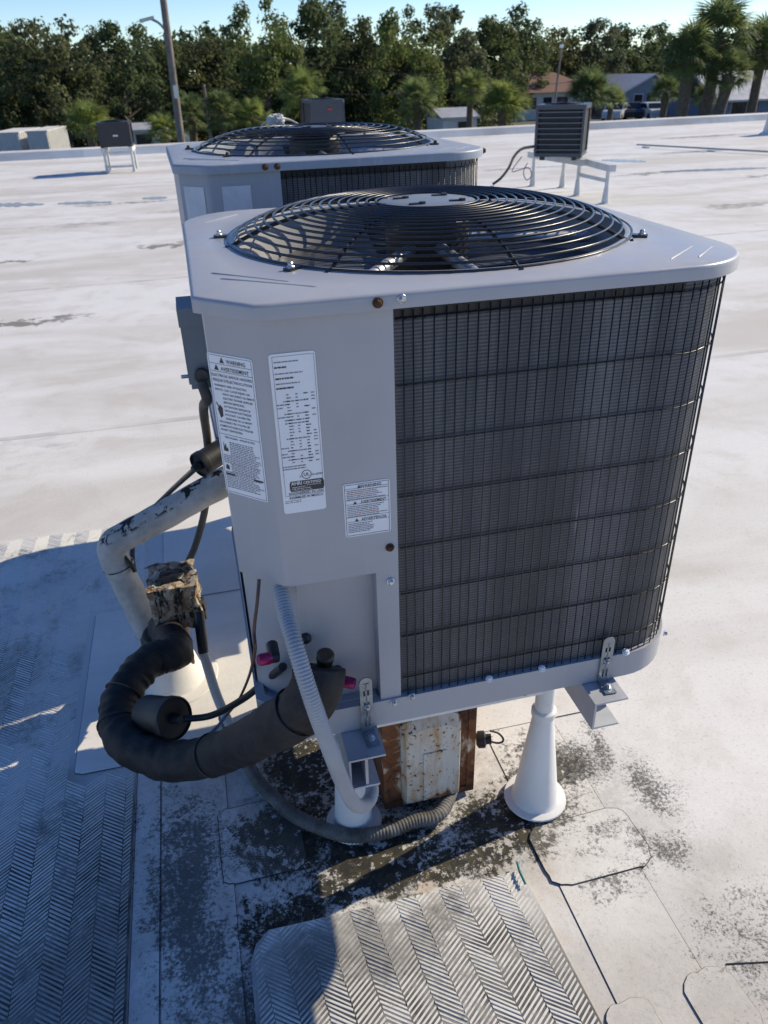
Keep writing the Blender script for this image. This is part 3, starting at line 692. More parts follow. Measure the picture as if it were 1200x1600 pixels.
def bracket(x, ang, zt, zb, yb, m, foot, label):
    """slotted strap bolted to the base pan and the rail"""
    o = thing('tie_down_bracket', label, 'bracket', (x, yb, zb), R(ang), 'tie-down brackets at the base of the nearest unit')
    h = zt-zb; w = .011; t = .0012; mb = MB()
    n = 7; zs_ = [h*i/n for i in range(n+1)]
    mb.box((-w,-t,0), (-w*.48,t,h-w)); mb.box((w*.48,-t,0), (w,t,h-w)); mb.box((-w*.12,-t,0.012), (w*.12,t,h-w*1.2))
    for i, z in enumerate((0, .33, .62, .86)): mb.box((-w*.47,-t,h*z*.9), (w*.47,t,h*z*.9+h*.12))
    arc = [(w*math.cos(R(a)), h-w+w*math.sin(R(a))) for a in range(0, 181, 20)]
    mb.add([(a,-t,b) for a, b in arc]+[(a,t,b) for a, b in arc], [tuple(range(len(arc))), tuple(range(2*len(arc)-1, len(arc)-1, -1))]+[(i,i+1,len(arc)+i+1,len(arc)+i) for i in range(len(arc)-1)])
    mb.build('strap', m, o)
    MB().prism([(-w,-foot),(w,-foot),(w,-.0013),(-w,-.0013)], 0, .002).build('strap_foot', m, o)
    bolt(o, (0,-foot*.55,.002), (0,0,1), M['zinc'], .006); bolt(o, (0,-t,h*.48), (0,-1,0), M['zinc'], .0045)
bracket(.176, 4, .612, HZ1, -.013, M['zinc_dark'], .036, 'dark slotted metal bracket by the pink-capped valve')
bracket(.624, -3, .595, HZ1, -.008, M['zinc_dark'], .034, 'shiny slotted metal bracket by the rounded coil corner')

# stand of the older unit
stand2 = copy_tree(stand1); stand2.location = (-.0046, 1.0645, .03); stand2.rotation_euler.z = .0241
stand2['label'] = 'steel stand hidden in shade under the older weathered unit'

# ------------------------------------------------------------------ rusty hood between the legs
def rustmat(name, base, lo, hi, edgew):
    n = NT(name); P = n.obj(); a1 = n.noise(P, 11, 6, .68, .7); a2 = n.noise(P, 85, 4, .65); a3 = n.noise(n.mapv(P, sc=(40, 40, 7)), 1, 4, .6)
    sp = n.new('ShaderNodeSeparateXYZ'); n.link(P, sp.inputs[0])
    edge = n.ramp(n.math('ABSOLUTE', n.math('SUBTRACT', sp.outputs[0], .107)), .04, .10); top = n.ramp(sp.outputs[2], .22, .38); low = n.ramp(sp.outputs[2], .08, .0)
    r = n.math('ADD', a1, n.math('MULTIPLY', n.math('ADD', n.math('ADD', n.math('MULTIPLY', edge, edgew), n.math('MULTIPLY', top, .10)), n.math('MULTIPLY', low, .12)), 1.0))
    c = n.mix(n.ramp(n.math('ADD', n.math('MULTIPLY', a3, .6), n.math('MULTIPLY', r, .4)), .42, .66), base, (.50, .32, .15))
    c = n.mix(n.ramp(r, lo, hi), c, (.20, .080, .034)); c = n.mix(n.ramp(n.math('ADD', a1, n.math('MULTIPLY', edge, .08)), hi-.02, hi+.07), c, (.075, .032, .020))
    c = n.mix(n.ramp(n.math('ADD', a2, n.math('MULTIPLY', a1, .35)), .76, .82), c, (.12, .048, .024))
    n.bump(n.math('ADD', a1, n.math('MULTIPLY', a2, .4)), .5, .002); return n.done(c, .78, 0, .3)
M['rusty'] = rustmat('rusted_painted_steel', (.66, .58, .45), .50, .60, .16)
M['hood_sheet'] = rustmat('faded_hood_sheet', (.64, .60, .53), .58, .68, .05)
hood = thing('vent_hood', 'rusty square metal vent hood between the white stand legs', 'vent hood', (.247,.2,0))
hw, hh, hd = .214, .40, .26
MB().box((0,0,.012), (.018,.006,hh)).box((hw-.018,0,.012), (hw,.006,hh)).box((.0182,0,hh-.03), (hw-.0182,.006,hh)).box((.0182,0,.012), (hw-.0182,.006,.03)).box((.0182,.003,.0302), (hw-.0182,.006,hh-.0302)).build('front_face', M['rusty'], hood)
mb = MB()
ar = [(-.068,.0)]+[(-.068*math.cos(R(t)), .215+.03*math.sin(R(t))) for t in range(0, 181, 15)]+[(.068,.0)]
for (k0, y0, k1, y1) in ((1,.0028,1,-.006),(1,-.006,.9,-.022)):
    A = [(.108+x*k0, y0, .042+z*k0) for x, z in ar]; B = [(.108+x*k1, y1, .042+z*k1) for x, z in ar]; L_ = len(ar)
    mb.add(A+B, [(i,(i+1) % L_,L_+(i+1) % L_,L_+i) for i in range(L_)])
mb.add([(.108+x*.9,-.022,.042+z*.9) for x, z in ar], [tuple(range(len(ar)))])
mb.build('raised_hood', M['hood_sheet'], hood, True)
MB().box((.085,-.0255,.045), (.138,-.0225,.19)).build('patch_plate', M['hood_sheet'], hood)
MB().box((0,.0062,.012), (.006,hd,hh)).build('side_face', M['rusty'], hood); MB().box((hw-.006,.0062,.012), (hw,hd,hh)).build('side_face', M['rusty'], hood)
MB().box((.0062,.0062,hh-.006), (hw-.0062,hd,hh)).build('top_face', M['rusty'], hood); MB().box((.0062,hd-.006,.012), (hw-.0062,hd,hh-.0062)).build('back_face', M['rusty'], hood)
p = yp(757,1155,.25)
ck = thing('clamp_handle', 'small black clamp with bent wire handle right of rusty hood', 'clamp', p)
MB().lathe([(.012,-.02),(.020,-.015),(.020,.0),(.012,.004),(.012,.016),(0,.016)], (0,0,0), 14, (1,-.3,.1)).build('clamp_body', M['black'], ck, True)
MB().tube([(.012,-.002,.026),(.03,-.006,.018),(.042,-.01,.002),(.040,-.012,-.008),(.028,-.01,-.010),(.012,-.004,-.006)], .0026, 8, smooth=5).build('wire_handle', M['black'], ck, True)

# ------------------------------------------------------------------ piping and cables
def wrinkled(pts, r, amp, n=20, k=14, seed=0, freq=60):
    mb = MB(); P = spline([Vector(p) for p in pts], k)
    def rf(t, th, p):
        a = noise.noise(Vector((p.x*freq, p.y*freq, p.z*freq))+Vector((math.cos(th)*1.6, math.sin(th)*1.6, seed)))
        b = noise.noise(p*freq*.35+Vector((math.cos(th), math.sin(th), seed+5)))
        return r*(1+amp*a+amp*.7*b+(.035*math.sin(t*230+3*math.cos(th)+6*noise.noise(p*14))*max(0, math.sin((t-.32)*4.2)) if seed == 1 else 0))
    mb.rf = rf; mb.tube(P, r, n); return mb
n = NT('black_foam_insulation'); P = n.obj(); f1 = n.noise(P, 30, 6, .7, .5); f2 = n.noise(P, 180, 4, .6)
c = n.mix(n.ramp(f1, .35, .7), (.008,.008,.009), (.023,.023,.025)); c = n.mix(n.ramp(n.noise(P, 22, 6, .7), .70, .74), c, (.22,.22,.23))
n.bump(n.math('ADD', f1, n.math('MULTIPLY', f2, .3)), .6, .004); M['foam'] = n.done(c, .62, 0, .4)
n = NT('painted_pipe_wrap'); P = n.obj(); f1 = n.noise(P, 14, 6, .65); hole = n.noise(P, 26, 5, .62, .5)
c = n.mix(n.ramp(f1, .35, .7), (.50,.49,.47), (.34,.33,.31)); up = n.new('ShaderNodeSeparateXYZ'); gg = n.new('ShaderNodeNewGeometry'); n.link(gg.outputs['Normal'], up.inputs[0])
hm = n.math('MULTIPLY', n.ramp(hole, .535, .565), n.ramp(up.outputs[2], .30, .55)); c = n.mix(hm, c, (.02,.02,.022))
n.bump(n.math('SUBTRACT', f1, hm), .7, .006); M['wrap'] = n.done(c, .7, 0, .3)
n = NT('tar_crusted_foam'); P = n.obj(); f1 = n.noise(P, 24, 6, .7, .4); f2 = n.noise(n.mapv(P, sc=(55, 55, 9)), 1, 5, .7); f3 = n.noise(P, 70, 4, .7)
c = n.mix(n.ramp(f1, .38, .62), (.46, .40, .31), (.20, .11, .055)); c = n.mix(n.ramp(f2, .50, .60), c, (.022, .019, .016)); c = n.mix(n.ramp(f3, .60, .66), c, (.60, .55, .47))
n.bump(n.math('ADD', f1, n.math('MULTIPLY', f3, .5)), .8, .008); M['tar'] = n.done(c, .85, 0, .3)
M['tarblack'] = simple('black_tar', (.014,.013,.013), .45, 0, .5, 30, .004)
M['conduit_grey'] = simple('grey_conduit', (.36, .37, .39), .5, 0, .12, 12)
M['conduit_dark'] = simple('weathered_conduit', (.065, .06, .055), .7, 0, .4, 10, .001)
M['conduit_dirty'] = simple('dirty_grey_conduit', (.16, .155, .145), .75, 0, .55, 9, .002, dirt=(.03,.028,.025), dirtamt=.8)
M['brown_wire'] = simple('brown_wire', (.10, .05, .035), .55, 0, .3, 30)
M['steel_wire'] = simple('blue_wire', (.12, .18, .30), .5, 0, .2, 30)

pen = zp(272, 1062, 0.0); pen = Vector((pen.x, pen.y, 0))
bt = thing('pipe_boot', 'wide white cone boot where black hose enters the roof', 'pipe boot', (pen.x, pen.y, .009))
MB().lathe([(.125,0),(.123,.003),(.092,.006),(.082,.02),(.062,.10),(.056,.13),(.045,.134),(.040,.12)], (0,0,0), 36).build('boot_cone', M['sheet'], bt, True)
MB().lathe([(.048,.115),(.062,.12),(.064,.15),(.056,.165),(.048,.168)], (0,0,0), 24).build('boot_collar', M['tarblack'], bt, True)
# big insulated hose: valve -> loop -> boot
hp_ = [yp(499,1042,-.030), yp(495,1072,-.045), yp(472,1106,-.045), yp(435,1132,-.01), zp(345,1176,.33), zp(262,1188,.26), zp(196,1158,.25), zp(184,1112,.26), zp(205,1064,.28), zp(240,1030,.29), zp(276,1018,.27), Vector((pen.x+.004, pen.y-.012, .19)), Vector((pen.x, pen.y, .10))]
hose = thing('insulated_hose', 'thick black foam-wrapped hose looping left of the unit', 'hose', (0,0,0))
wrinkled(hp_, .041, .11, 24, 20, 1, 38).build('foam_sleeve', M['foam'], hose, 'all')
for (i, t) in ((2.3,.0),(4.2,.0),(6.6,.0),(7.6,.0)):
    P_ = spline([Vector(q) for q in hp_], 12); k = int(i*12); a_, b_ = P_[k], P_[k+2]; d = (b_-a_).normalized(); a2_ = d.orthogonal().normalized(); b2_ = d.cross(a2_)
    MB().tube([a_+(a2_*math.cos(2*math.pi*j/24)+b2_*math.sin(2*math.pi*j/24))*(.0425) for j in range(24)], .0022, 6, closed=True).build('tie_wrap', M['black'], hose, True)
# tar-crusted foam block on its post
bc = zp(274, 930, .30); post = Vector((bc.x, bc.y, 0))
blk = thing('tar_block', 'crumbling tar-stained foam block on a short brown post', 'pipe cover', (bc.x, bc.y, 0))
def lump(sx, sy, sz, c, seed, amp, cuts=5, sq=.75):
    bm = bmesh.new(); bmesh.ops.create_cube(bm, size=2); bmesh.ops.subdivide_edges(bm, edges=bm.edges[:], cuts=cuts, use_grid_fill=True)
    for v in bm.verts:
        s = v.co.normalized()*1.25; q = v.co*sq+s*(1-sq)
        d = noise.noise(q*2.3+Vector((seed,0,0)))*amp+noise.noise(q*6+Vector((0,seed,0)))*amp*.5
        q = q*(1+d); v.co = Vector((q.x*sx, q.y*sy, q.z*sz))+Vector(c)
    mb = MB(); bm.verts.index_update(); mb.add([v.co for v in bm.verts], [[v.index for v in f.verts] for f in bm.faces]); bm.free(); return mb
lump(.060,.062,.062,(0,0,bc.z),3,.20,8,.93).build('foam_block', M['tar'], blk, True)
lump(.020,.022,.028,(.052,-.035,bc.z-.03),9,.2,5,.6).build('tar_joint', M['tarblack'], blk, True)
MB().tube([(0,0,.011),(0,0,bc.z-.05)], .017, 14).build('post', M['rust_bolt'], blk, True)
lump(.030,.022,.014,(.0,-.012,bc.z+.062),5,.25,4,.5).build('tar_crust', M['tarblack'], blk, True)
# black pipe from the block to the roof
a = zp(310, 955, .30)
dp = thing('tarred_pipe', 'thin pipe tarred black on top, grey below, right of foam block', 'pipe', (0,0,0))
b_ = zp(318,1020,.21); c_ = zp(338,1085,.11); d_ = zp(362,1140,.03)
MB().tube([a, b_], .0135, 12, smooth=4).build('tarred_length', M['tarblack'], dp, True)
MB().tube([b_, c_, d_], .0125, 12, smooth=6).build('grey_length', M['conduit_grey'], dp, True)
# painted pipe with elbow
e0 = zp(242,1004,.06); e1 = zp(170,852,.40); e2 = zp(352,752,.545); e3 = e2+(e2-e1)*.8
pipe = thing('painted_pipe', 'cracked white-painted insulated pipe bending left of the foam block', 'pipe', (0,0,0))
wrinkled([e0, e0.lerp(e1,.3), e0.lerp(e1,.6), e0.lerp(e1,.88), e1.lerp(e0,.03).lerp(e1.lerp(e2,.06), .5), e1.lerp(e2,.15), e1.lerp(e2,.45), e1.lerp(e2,.8), e2, e3], .0385, .05, 26, 12, 2, 22).build('pipe_wrap', M['wrap'], pipe, 'all')
for k in (.12, .80):
    q = e0.lerp(e1, k); d = (e1-e0).normalized(); a2_ = d.orthogonal().normalized(); b2_ = d.cross(a2_)
    MB().tube([q+(a2_*math.cos(2*math.pi*j/24)+b2_*math.sin(2*math.pi*j/24))*.040 for j in range(24)], .003, 6, closed=True).build('wrap_band', M['wrap'], pipe, True)
MB().tube([e1+Vector((.035,-.02,-.03)), e1+Vector((.05,-.03,-.055)), e1+Vector((.055,-.03,-.075))], .006, 8).build('torn_flap', M['tarblack'], pipe)
# rubber cap cylinders with cables
def capcyl(c, ax, r, l, label, cable, ctip):
    o = thing('rubber_cap', label, 'rubber cap', c); ax = Vector(ax).normalized()
    MB().lathe([(0,-l),(r*.8,-l),(r*.93,-l*.96),(r*.95,-l*.5),(r*.96,-.008),(r*1.02,-.006),(r*1.02,.010),(r*.96,.013),(r*.9,.006),(r*.2,.004),(.012,.01),(.008,.03),(0,.03)], (0,0,0), 32, ax).build('cap_shell', M['black'], o, True)
    cb = thing('cable', ctip, 'cable'); MB().tube(cable, .0072, 10, smooth=8).build('cable_jacket', M['black'], cb, True); return o
cc = zp(268,1122,.30); t0 = zp(432,1050,.585)
capcyl(cc, (.72,-.72,.36), .046, .085, 'black rubber cap inside the loop of the insulated hose', [cc+Vector((.015,-.006,-.002)), zp(330,1118,.31), zp(380,1092,.40), zp(415,1064,.52), yp(442,1042,-.0)], 'black cable running from rubber cap to the valves')
c2 = zp(316,724,.66)
capcyl(c2, (-.75,-.55,-.15), .032, .07, 'black rubber cap above the painted pipe, behind unit corner', [c2+Vector((-.012,-.006,-.004)), zp(262,772,.44), zp(216,822,.36), zp(207,872,.26), zp(221,925,.15), zp(248,968,.05)], 'dark cable drooping from rubber cap behind painted pipe')
tw = thing('thermostat_wire', 'thin brown control wire hanging from the access panel', 'wire')
MB().tube([yp(405,905,.02), yp(402,940,.0), yp(397,985,-.01), yp(398,1020,-.01), zp(388,1060,.48), zp(372,1095,.38), zp(352,1120,.34), zp(335,1140,.33)], .0028, 6, smooth=5).build('wire_sheath', M['brown_wire'], tw, True)
MB().tube([zp(352,1120,.34), zp(338,1138,.33), zp(324,1150,.325)], .0036, 6).build('wire_end', M['steel_wire'], tw, True)
# ribbed flexible conduit, front
def ribbed(pts, r, m, parent, k=26, pitch=.0052):
    P = spline([Vector(p) for p in pts], k); L = [0]
    for i in range(len(P)-1): L.append(L[-1]+(P[i+1]-P[i]).length)
    N = int(L[-1]/pitch*4); Q = []; j = 0
    for i in range(N+1):
        s = L[-1]*i/N
        while j < len(L)-2 and L[j+1] < s: j += 1
        Q.append(P[j].lerp(P[j+1], (s-L[j])/max(1e-9, L[j+1]-L[j])))
    mb = MB(); cnt = [0]; mm = len(Q)
    mb.rf = lambda t, th, p: r*(1.04 if int(round(t*(mm-1))) % 4 < 2 else .955)
    return mb.tube(Q, r, 14).build('ribbed_sleeve', m, parent, 'all')
fc = thing('flexible_conduit', 'pale grey ribbed conduit curving down in front of the unit', 'conduit')
ribbed([yp(437,918,.022), yp(447,960,-.02), yp(462,1012,-.07), yp(487,1092,-.112), yp(515,1170,-.115), yp(535,1222,-.09), yp(553,1255,-.05), yp(570,1258,-.01), yp(581,1240,.02), yp(579,1212,.05)], .0128, M['conduit_grey'], fc)
lc = thing('ground_conduit', 'dirty dark ribbed conduit lying on the mossy roof', 'conduit')
ribbed([zp(350,1120,.03), zp(395,1208,.03), zp(432,1250,.026), zp(470,1280,.026), zp(540,1305,.028), zp(600,1300,.028), zp(645,1284,.03), zp(690,1268,.028), Vector((.44,.25,.03))], .0155, M['conduit_dirty'], lc, 20, .0075)
tl = zp(812,1350,.012); 
MB().tube([zp(808,1347,.016), zp(812,1362,.018), zp(821,1381,.018)], .0028, 6).build('teal_scrap', simple('teal_plastic', (.02,.19,.20), .4, 0, .2, 20))
tag(bpy.data.objects['teal_scrap'], 'short teal plastic strip at the top of the front pad', 'plastic scrap')

# ------------------------------------------------------------------ disconnect box with conduit
M['box_grey'] = simple('grey_green_enamel', (.17, .21, .245), .5, .1, .12, 6)
bx = thing('disconnect_box', 'blue-grey electrical disconnect box on the shaded left side', 'electrical box', (-.030,.60,.935))
MB().box((-.010,-.045,.0), (.029,.045,.150)).build('enclosure', M['box_grey'], bx)
MB().box((-.016,-.050,.128), (.029,.050,.163)).build('rain_lid', M['box_grey'], bx)
MB().box((-.014,-.038,.008), (-.0102,.038,.124)).build('door', M['box_grey'], bx)
MB().lathe([(.0,-.014),(.010,-.014),(.014,0),(.014,.012),(0,.012)], (.012,-.048,.03), 14, (0,-1,0)).build('conduit_hub', M['conduit_dark'], bx, True)
MB().lathe([(.004,0),(.004,.014),(0,.014)], (-.014,-.02,.02), 8, (-1,0,0)).build('latch_screw', M['zinc'], bx)
dc = thing('metal_conduit', 'dark grey metal conduit dropping from the disconnect box', 'conduit')
MB().tube([(-.020,.535,.955),(-.014,.53,.92), yp(318,640,.68), yp(325,705,.90), yp(321,790,1.05), yp(306,850,1.13), yp(291,884,1.17), zp(283,905,.06)], .0105, 12, smooth=6).build('conduit_length', M['conduit_dark'], dc, True)

# ------------------------------------------------------------------ rag on the older unit's guard
n = unit2.matrix_world
rg = zp(432, 190, 1.352)
rag = thing('white_rag', 'frayed white rag knotted on the older unit\'s fan guard', 'rag', rg)
M['rag'] = simple('white_cloth', (.62,.60,.57), .9, 0, .2, 40)
lump(.022,.016,.014,(0,0,.004),8,.5,5,.3).build('knot', M['rag'], rag)
for (x, y, z) in ((.075,.02,-.012),(-.05,.0,-.012),(.03,-.04,-.03),(-.02,.03,-.01),(.05,.03,.0)):
    MB().tube([(0,0,.005),(x*.5,y*.5,z*.3+.008),(x,y,z)], lambda t: .005-.003*t, 6, smooth=4).build('loose_end', M['rag'], rag)

# ------------------------------------------------------------------ smaller condensers farther off
M['dark_paint'] = simple('dark_slate_enamel', (.055,.062,.080), .45, 0, .15, 5)
M['black_paint'] = simple('black_enamel', (.022,.023,.030), .45, 0, .2, 5)
M['louvre'] = simple('louvre_wire', (.13,.145,.18), .4, .2, .1, 10)
M['slate_post'] = simple('slate_blue_enamel', (.05,.058,.078), .4, 0, .1, 5)
M['dark_coil'] = simple('dark_coil', (.012,.013,.018), .6, .1, .4, 20)
def small_unit(label, loc, rz, w, d, h, louvres, body, dome=.03, badge=None):
    u = thing('small_condenser', label, 'air conditioner', loc, rz, 'small dark condensers farther across the roof')
    MB().prism(rrect(-w/2,-d/2,w/2,d/2,.04,3,0), 0, .04).build('base_pan', body, u)
    MB().prism(rrect(-w/2+.02,-d/2+.02,w/2-.02,d/2-.02,.05,4,0), .0405, h-.05).build('coil', M['dark_coil'], u)
    for (sx, sy) in ((-1,-1),(1,-1),(1,1),(-1,1)):
        MB().box((sx*w/2-.03 if sx > 0 else sx*w/2, sy*d/2-.03 if sy > 0 else sy*d/2, .0405), (sx*w/2 if sx > 0 else sx*w/2+.03, sy*d/2 if sy > 0 else sy*d/2+.03, h-.0505)).build('corner_post', body if sx < 0 else M['slate_post'] if louvres else body, u)
    tc = MB().prism(rrect(-w/2-.01,-d/2-.01,w/2+.01,d/2+.01,.05,4,0), h-.05, h).build('top_cover', body if not louvres else M['slate_post'], u)
    rr = min(w, d)*.42
    gm = MB()
    for k in range(6): a = math.pi*k/3; gm.tube([(.05*math.cos(a),.05*math.sin(a),h+dome),(rr*.7*math.cos(a),rr*.7*math.sin(a),h+dome*.85),(rr*math.cos(a),rr*math.sin(a),h+.002)], .005, 5)
    gd = gm.build('fan_guard', M['black_wire'], u)
    for i in range(6):
        q = rr*(.2+.16*i); MB().tube([(q*math.cos(t*.262),q*math.sin(t*.262),h+dome*(1-(q/rr)**3)+.003) for t in range(24)], .004, 5, closed=True).build('guard_ring', M['black_wire'], gd)
    if louvres:
        for i in range(louvres):
            z = .075+(h-.16)*i/(louvres-1); e = .006
            o = [(-w/2+.0302,-d/2-e),(w/2-.0302,-d/2-e)]
            MB().box((-w/2+.0302,-d/2-e,z), (w/2-.0302,-d/2+.012,z+.010)).build('louvre', M['louvre'], u)
            MB().box((-w/2-e,-d/2+.0302,z), (-w/2+.012,d/2-.0302,z+.010)).build('louvre', M['louvre'], u)
    else:
        MB().box((-w/2+.0302,-d/2+.004,.0405), (w/2-.0302,-d/2+.019,h-.0505)).build('front_panel', body, u)
    if badge: MB().box((-.045+badge[0],-d/2-.012,badge[1]), (.045+badge[0],-d/2-.0105,badge[1]+.028)).build('name_plate', badge[2], u)
    return u
M['badge_white'] = simple('badge_white', (.6,.6,.62), .4, 0, .1, 30); M['badge_red'] = simple('badge_red', (.42,.04,.05), .4, 0, .15, 30)
small_unit('small black condenser on white legs near the left parapet', (-1.02,15.35,.425), -.05, .56, .56, .40, 0, M['black_paint'], .02, (.02,.17,M['badge_white']))
small_unit('slate grey condenser with small red plate beyond the older unit', (2.6,14.0,.62), .1, .60, .6, .47, 0, M['slate_post'], .02, (.03,.31,M['badge_red']))
u5 = small_unit('dark slatted condenser on a white frame at right', (4.80,9.05,.49), -.58, .60, .58, .58, 8, M['dark_paint'], .01)
for (x, y) in ((-.2,-.2),(.2,-.2),(.2,.2),(-.2,.2)): MB().box((x-.03,y-.03,-.045), (x+.03,y+.03,0)).build('rubber_foot', M['black'], u5)
M['frame_white'] = simple('white_frame_paint', (.62,.62,.60), .55, 0, .12, 8)
def frame(label, loc, rz, legs, rails, ztop, braces=(), conic=.0):
    f_ = thing('equipment_stand', label, 'stand', loc, rz, 'white stands under the far condensers')
    for (x, y) in legs:
        l = MB().tube([(x,y,0),(x,y,ztop-.07)], .022, 10).build('leg', M['frame_white'], f_, True)
        if conic: MB().lathe([(conic*1.8,.002),(conic,.01),(.026,conic*4.2),(.022,conic*4.2)], (x,y,0), 14).build('roof_boot', M['frame_white'], l, True)
    for (a, b) in rails: MB().bar((a[0],a[1],ztop-.04), (b[0],b[1],ztop-.04), .07, .075).build('rail', M['frame_white'], f_)
    for (a, b) in braces: MB().bar(a, b, .025, .035).build('brace', M['frame_white'], f_)
    return f_
frame('white stand under the small black condenser by the parapet', (-1.02,15.35,0), -.05, ((-.24,-.22),(.24,-.22),(.24,.3),(-.24,.3)), (((-.24,-.32),(-.24,.34)),((.24,-.32),(.24,.34))), .42, (((-.24,-.22,.1),(.24,-.22,.1)),((-.24,-.22,.33),(.24,-.22,.33))), .03)
A5 = [zp(945,318,0), zp(901,306,0), zp(878,293,0), zp(832,291,0)]
f5 = thing('equipment_stand', 'long white rail frame carrying the dark slatted condenser', 'stand', (0,0,0), 0, 'white stands under the far condensers')
for p in A5:
    l = MB().tube([(p.x,p.y,0),(p.x,p.y,.37)], .024, 10).build('leg', M['frame_white'], f5, True)
    MB().lathe([(.075,.002),(.045,.01),(.028,.19),(.024,.19)], (p.x,p.y,0), 14).build('roof_boot', M['frame_white'], l, True)
def rl(p, q, ext):
    d = (q-p).normalized(); a, b = p-d*ext, q+d*ext
    return MB().bar((a.x,a.y,.407), (b.x,b.y,.407), .085, .075).build('rail', M['frame_white'], f5)
rl(A5[0], A5[2], .12); rl(A5[1], A5[3], .12)
MB().bar((A5[0].x,A5[0].y,.26), (A5[1].x,A5[1].y,.26), .02, .045).build('brace', M['frame_white'], f5)
frame('pale stand under the slate condenser behind older unit', (2.6,14.0,0), .1, ((-.24,-.24),(.24,-.24),(.24,.24),(-.24,.24)), (((-.24,-.32),(-.24,.34)),((.24,-.32),(.24,.34))), .615)
cb = thing('condenser_cable', 'black cable arching from the slatted condenser to the roof', 'cable')
MB().tube([zp(833,229,.62), zp(815,233,.55), zp(803,245,.42), zp(795,262,.25), zp(783,278,.1), zp(770,288,.02)], .018, 8, smooth=6).build('cable_jacket', M['black'], cb, True)
cb = thing('condenser_wire', 'thin grey looped wire under the slatted condenser', 'cable')
MB().tube([zp(815,245,.42), zp(800,268,.2), zp(825,262,.32), zp(830,275,.22), zp(822,281,.15), zp(818,268,.25), zp(824,255,.36)], .006, 6, smooth=5).build('wire_sheath', M['conduit_dark'], cb, True)
cp_ = thing('roof_pipe', 'long thin grey pipe lying across the roof at right', 'pipe')
a, b = zp(995,226,.05), zp(1200,237,.05); MB().tube([a, b+(b-a)*.5], .016, 10).build('pipe_length', M['conduit_grey'], cp_, True)
for t in (.08,.6,1.1):
    q = a.lerp(b, t); MB().box((q.x-.05,q.y-.06,.0), (q.x+.05,q.y+.06,.024)).build('pipe_block', M['frame_white'], cp_)
vb = zp(1200,210,0); vt = thing('roof_vent', 'small white roof vent cut by the right picture edge', 'vent', (vb.x+.12, vb.y, 0))
MB().lathe([(.30,0),(.28,.02),(.22,.05),(.17,.42),(.15,.42)], (0,0,0), 20).build('vent_boot', M['sheet'], vt, True)
MB().lathe([(.11,.40),(.11,.52),(.16,.53),(.16,.57),(0,.62)], (0,0,0), 20).build('vent_cap', M['frame_white'], vt, True)
# shallow rain puddles
n = NT('rain_water'); P = n.pos(); n.bump(n.noise(P, 6, 2), .05, .002)
M['water'] = n.done((.33,.32,.30), .22, 0, .4)
def puddle(label, px0, px1, pyc, hh, seed):
    rnd = random.Random(seed); N = 26; up = []; dn = []
    for i in range(N+1):
        t = i/N; x = px0+(px1-px0)*t; y = pyc[0]+(pyc[1]-pyc[0])*t; k = hh*(math.sin(math.pi*min(1, max(0, t)))**.4)*rnd.uniform(.45, 1.2)+.2
        up.append(zp(x, y-k, .003)); dn.append(zp(x, y+k, .003))
    pl = up+dn[::-1]; tag(MB().add(pl, [tuple(range(len(pl)))]).build('puddle', M['water']), kind='structure')
puddle('', -60, 70, (321,319), 3, 1); puddle('', 90, 175, (318,315.5), 2.2, 2); puddle('', 222, 262, (310,308.5), 2.2, 3)
puddle('', 1030, 1200, (268,262), 1.6, 6); puddle('', 940, 1010, (250,252), 2.2, 8)

# ------------------------------------------------------------------ vegetation
def leafmat(name, c, hue=.25):
    n = NT(name); oi = n.new('ShaderNodeObjectInfo'); P = n.pos()
    f = n.noise(P, .7, 3, .6); g_ = n.noise(P, 9, 2)
    k = n.mix(n.ramp(n.math('ADD', n.math('MULTIPLY', f, .6), n.math('MULTIPLY', g_, .4)), .35, .65), tuple(x*.55 for x in c), tuple(x*1.35 for x in c))
    k = n.mix(n.math('MULTIPLY', oi.outputs['Random'], hue), k, (c[0]*1.9, c[1]*1.45, c[2]*.8))
    n.set(n.b.inputs['Base Color'], k); n.b.inputs['Roughness'].default_value = .65; n.b.inputs['Specular IOR Level'].default_value = .2
    tr = n.new('ShaderNodeBsdfTranslucent'); n.link(k, tr.inputs[0]); mx = n.new('ShaderNodeMixShader'); mx.inputs[0].default_value = .48
    out = n.t.nodes['Material Output']; n.link(n.b.outputs[0], mx.inputs[1]); n.link(tr.outputs[0], mx.inputs[2]); n.link(mx.outputs[0], out.inputs[0])
    return n.m
M['oak_olive'] = leafmat('olive_oak_leaves', (.125,.14,.062)); M['oak_grey'] = leafmat('grey_oak_leaves', (.10,.125,.075)); M['oak'] = leafmat('oak_leaves', (.105,.14,.062)); M['oak_light'] = leafmat('light_leaves', (.14,.185,.065)); M['palm'] = leafmat('palm_leaves', (.15,.20,.085), .3); M['palm_y'] = leafmat('young_palm_leaves', (.21,.27,.09), .4)
M['bark'] = simple('bark', (.10,.08,.06), .9, 0, .35, 6, .02); M['palm_bark'] = simple('palm_bark', (.15,.115,.085), .9, 0, .4, 9, .03)
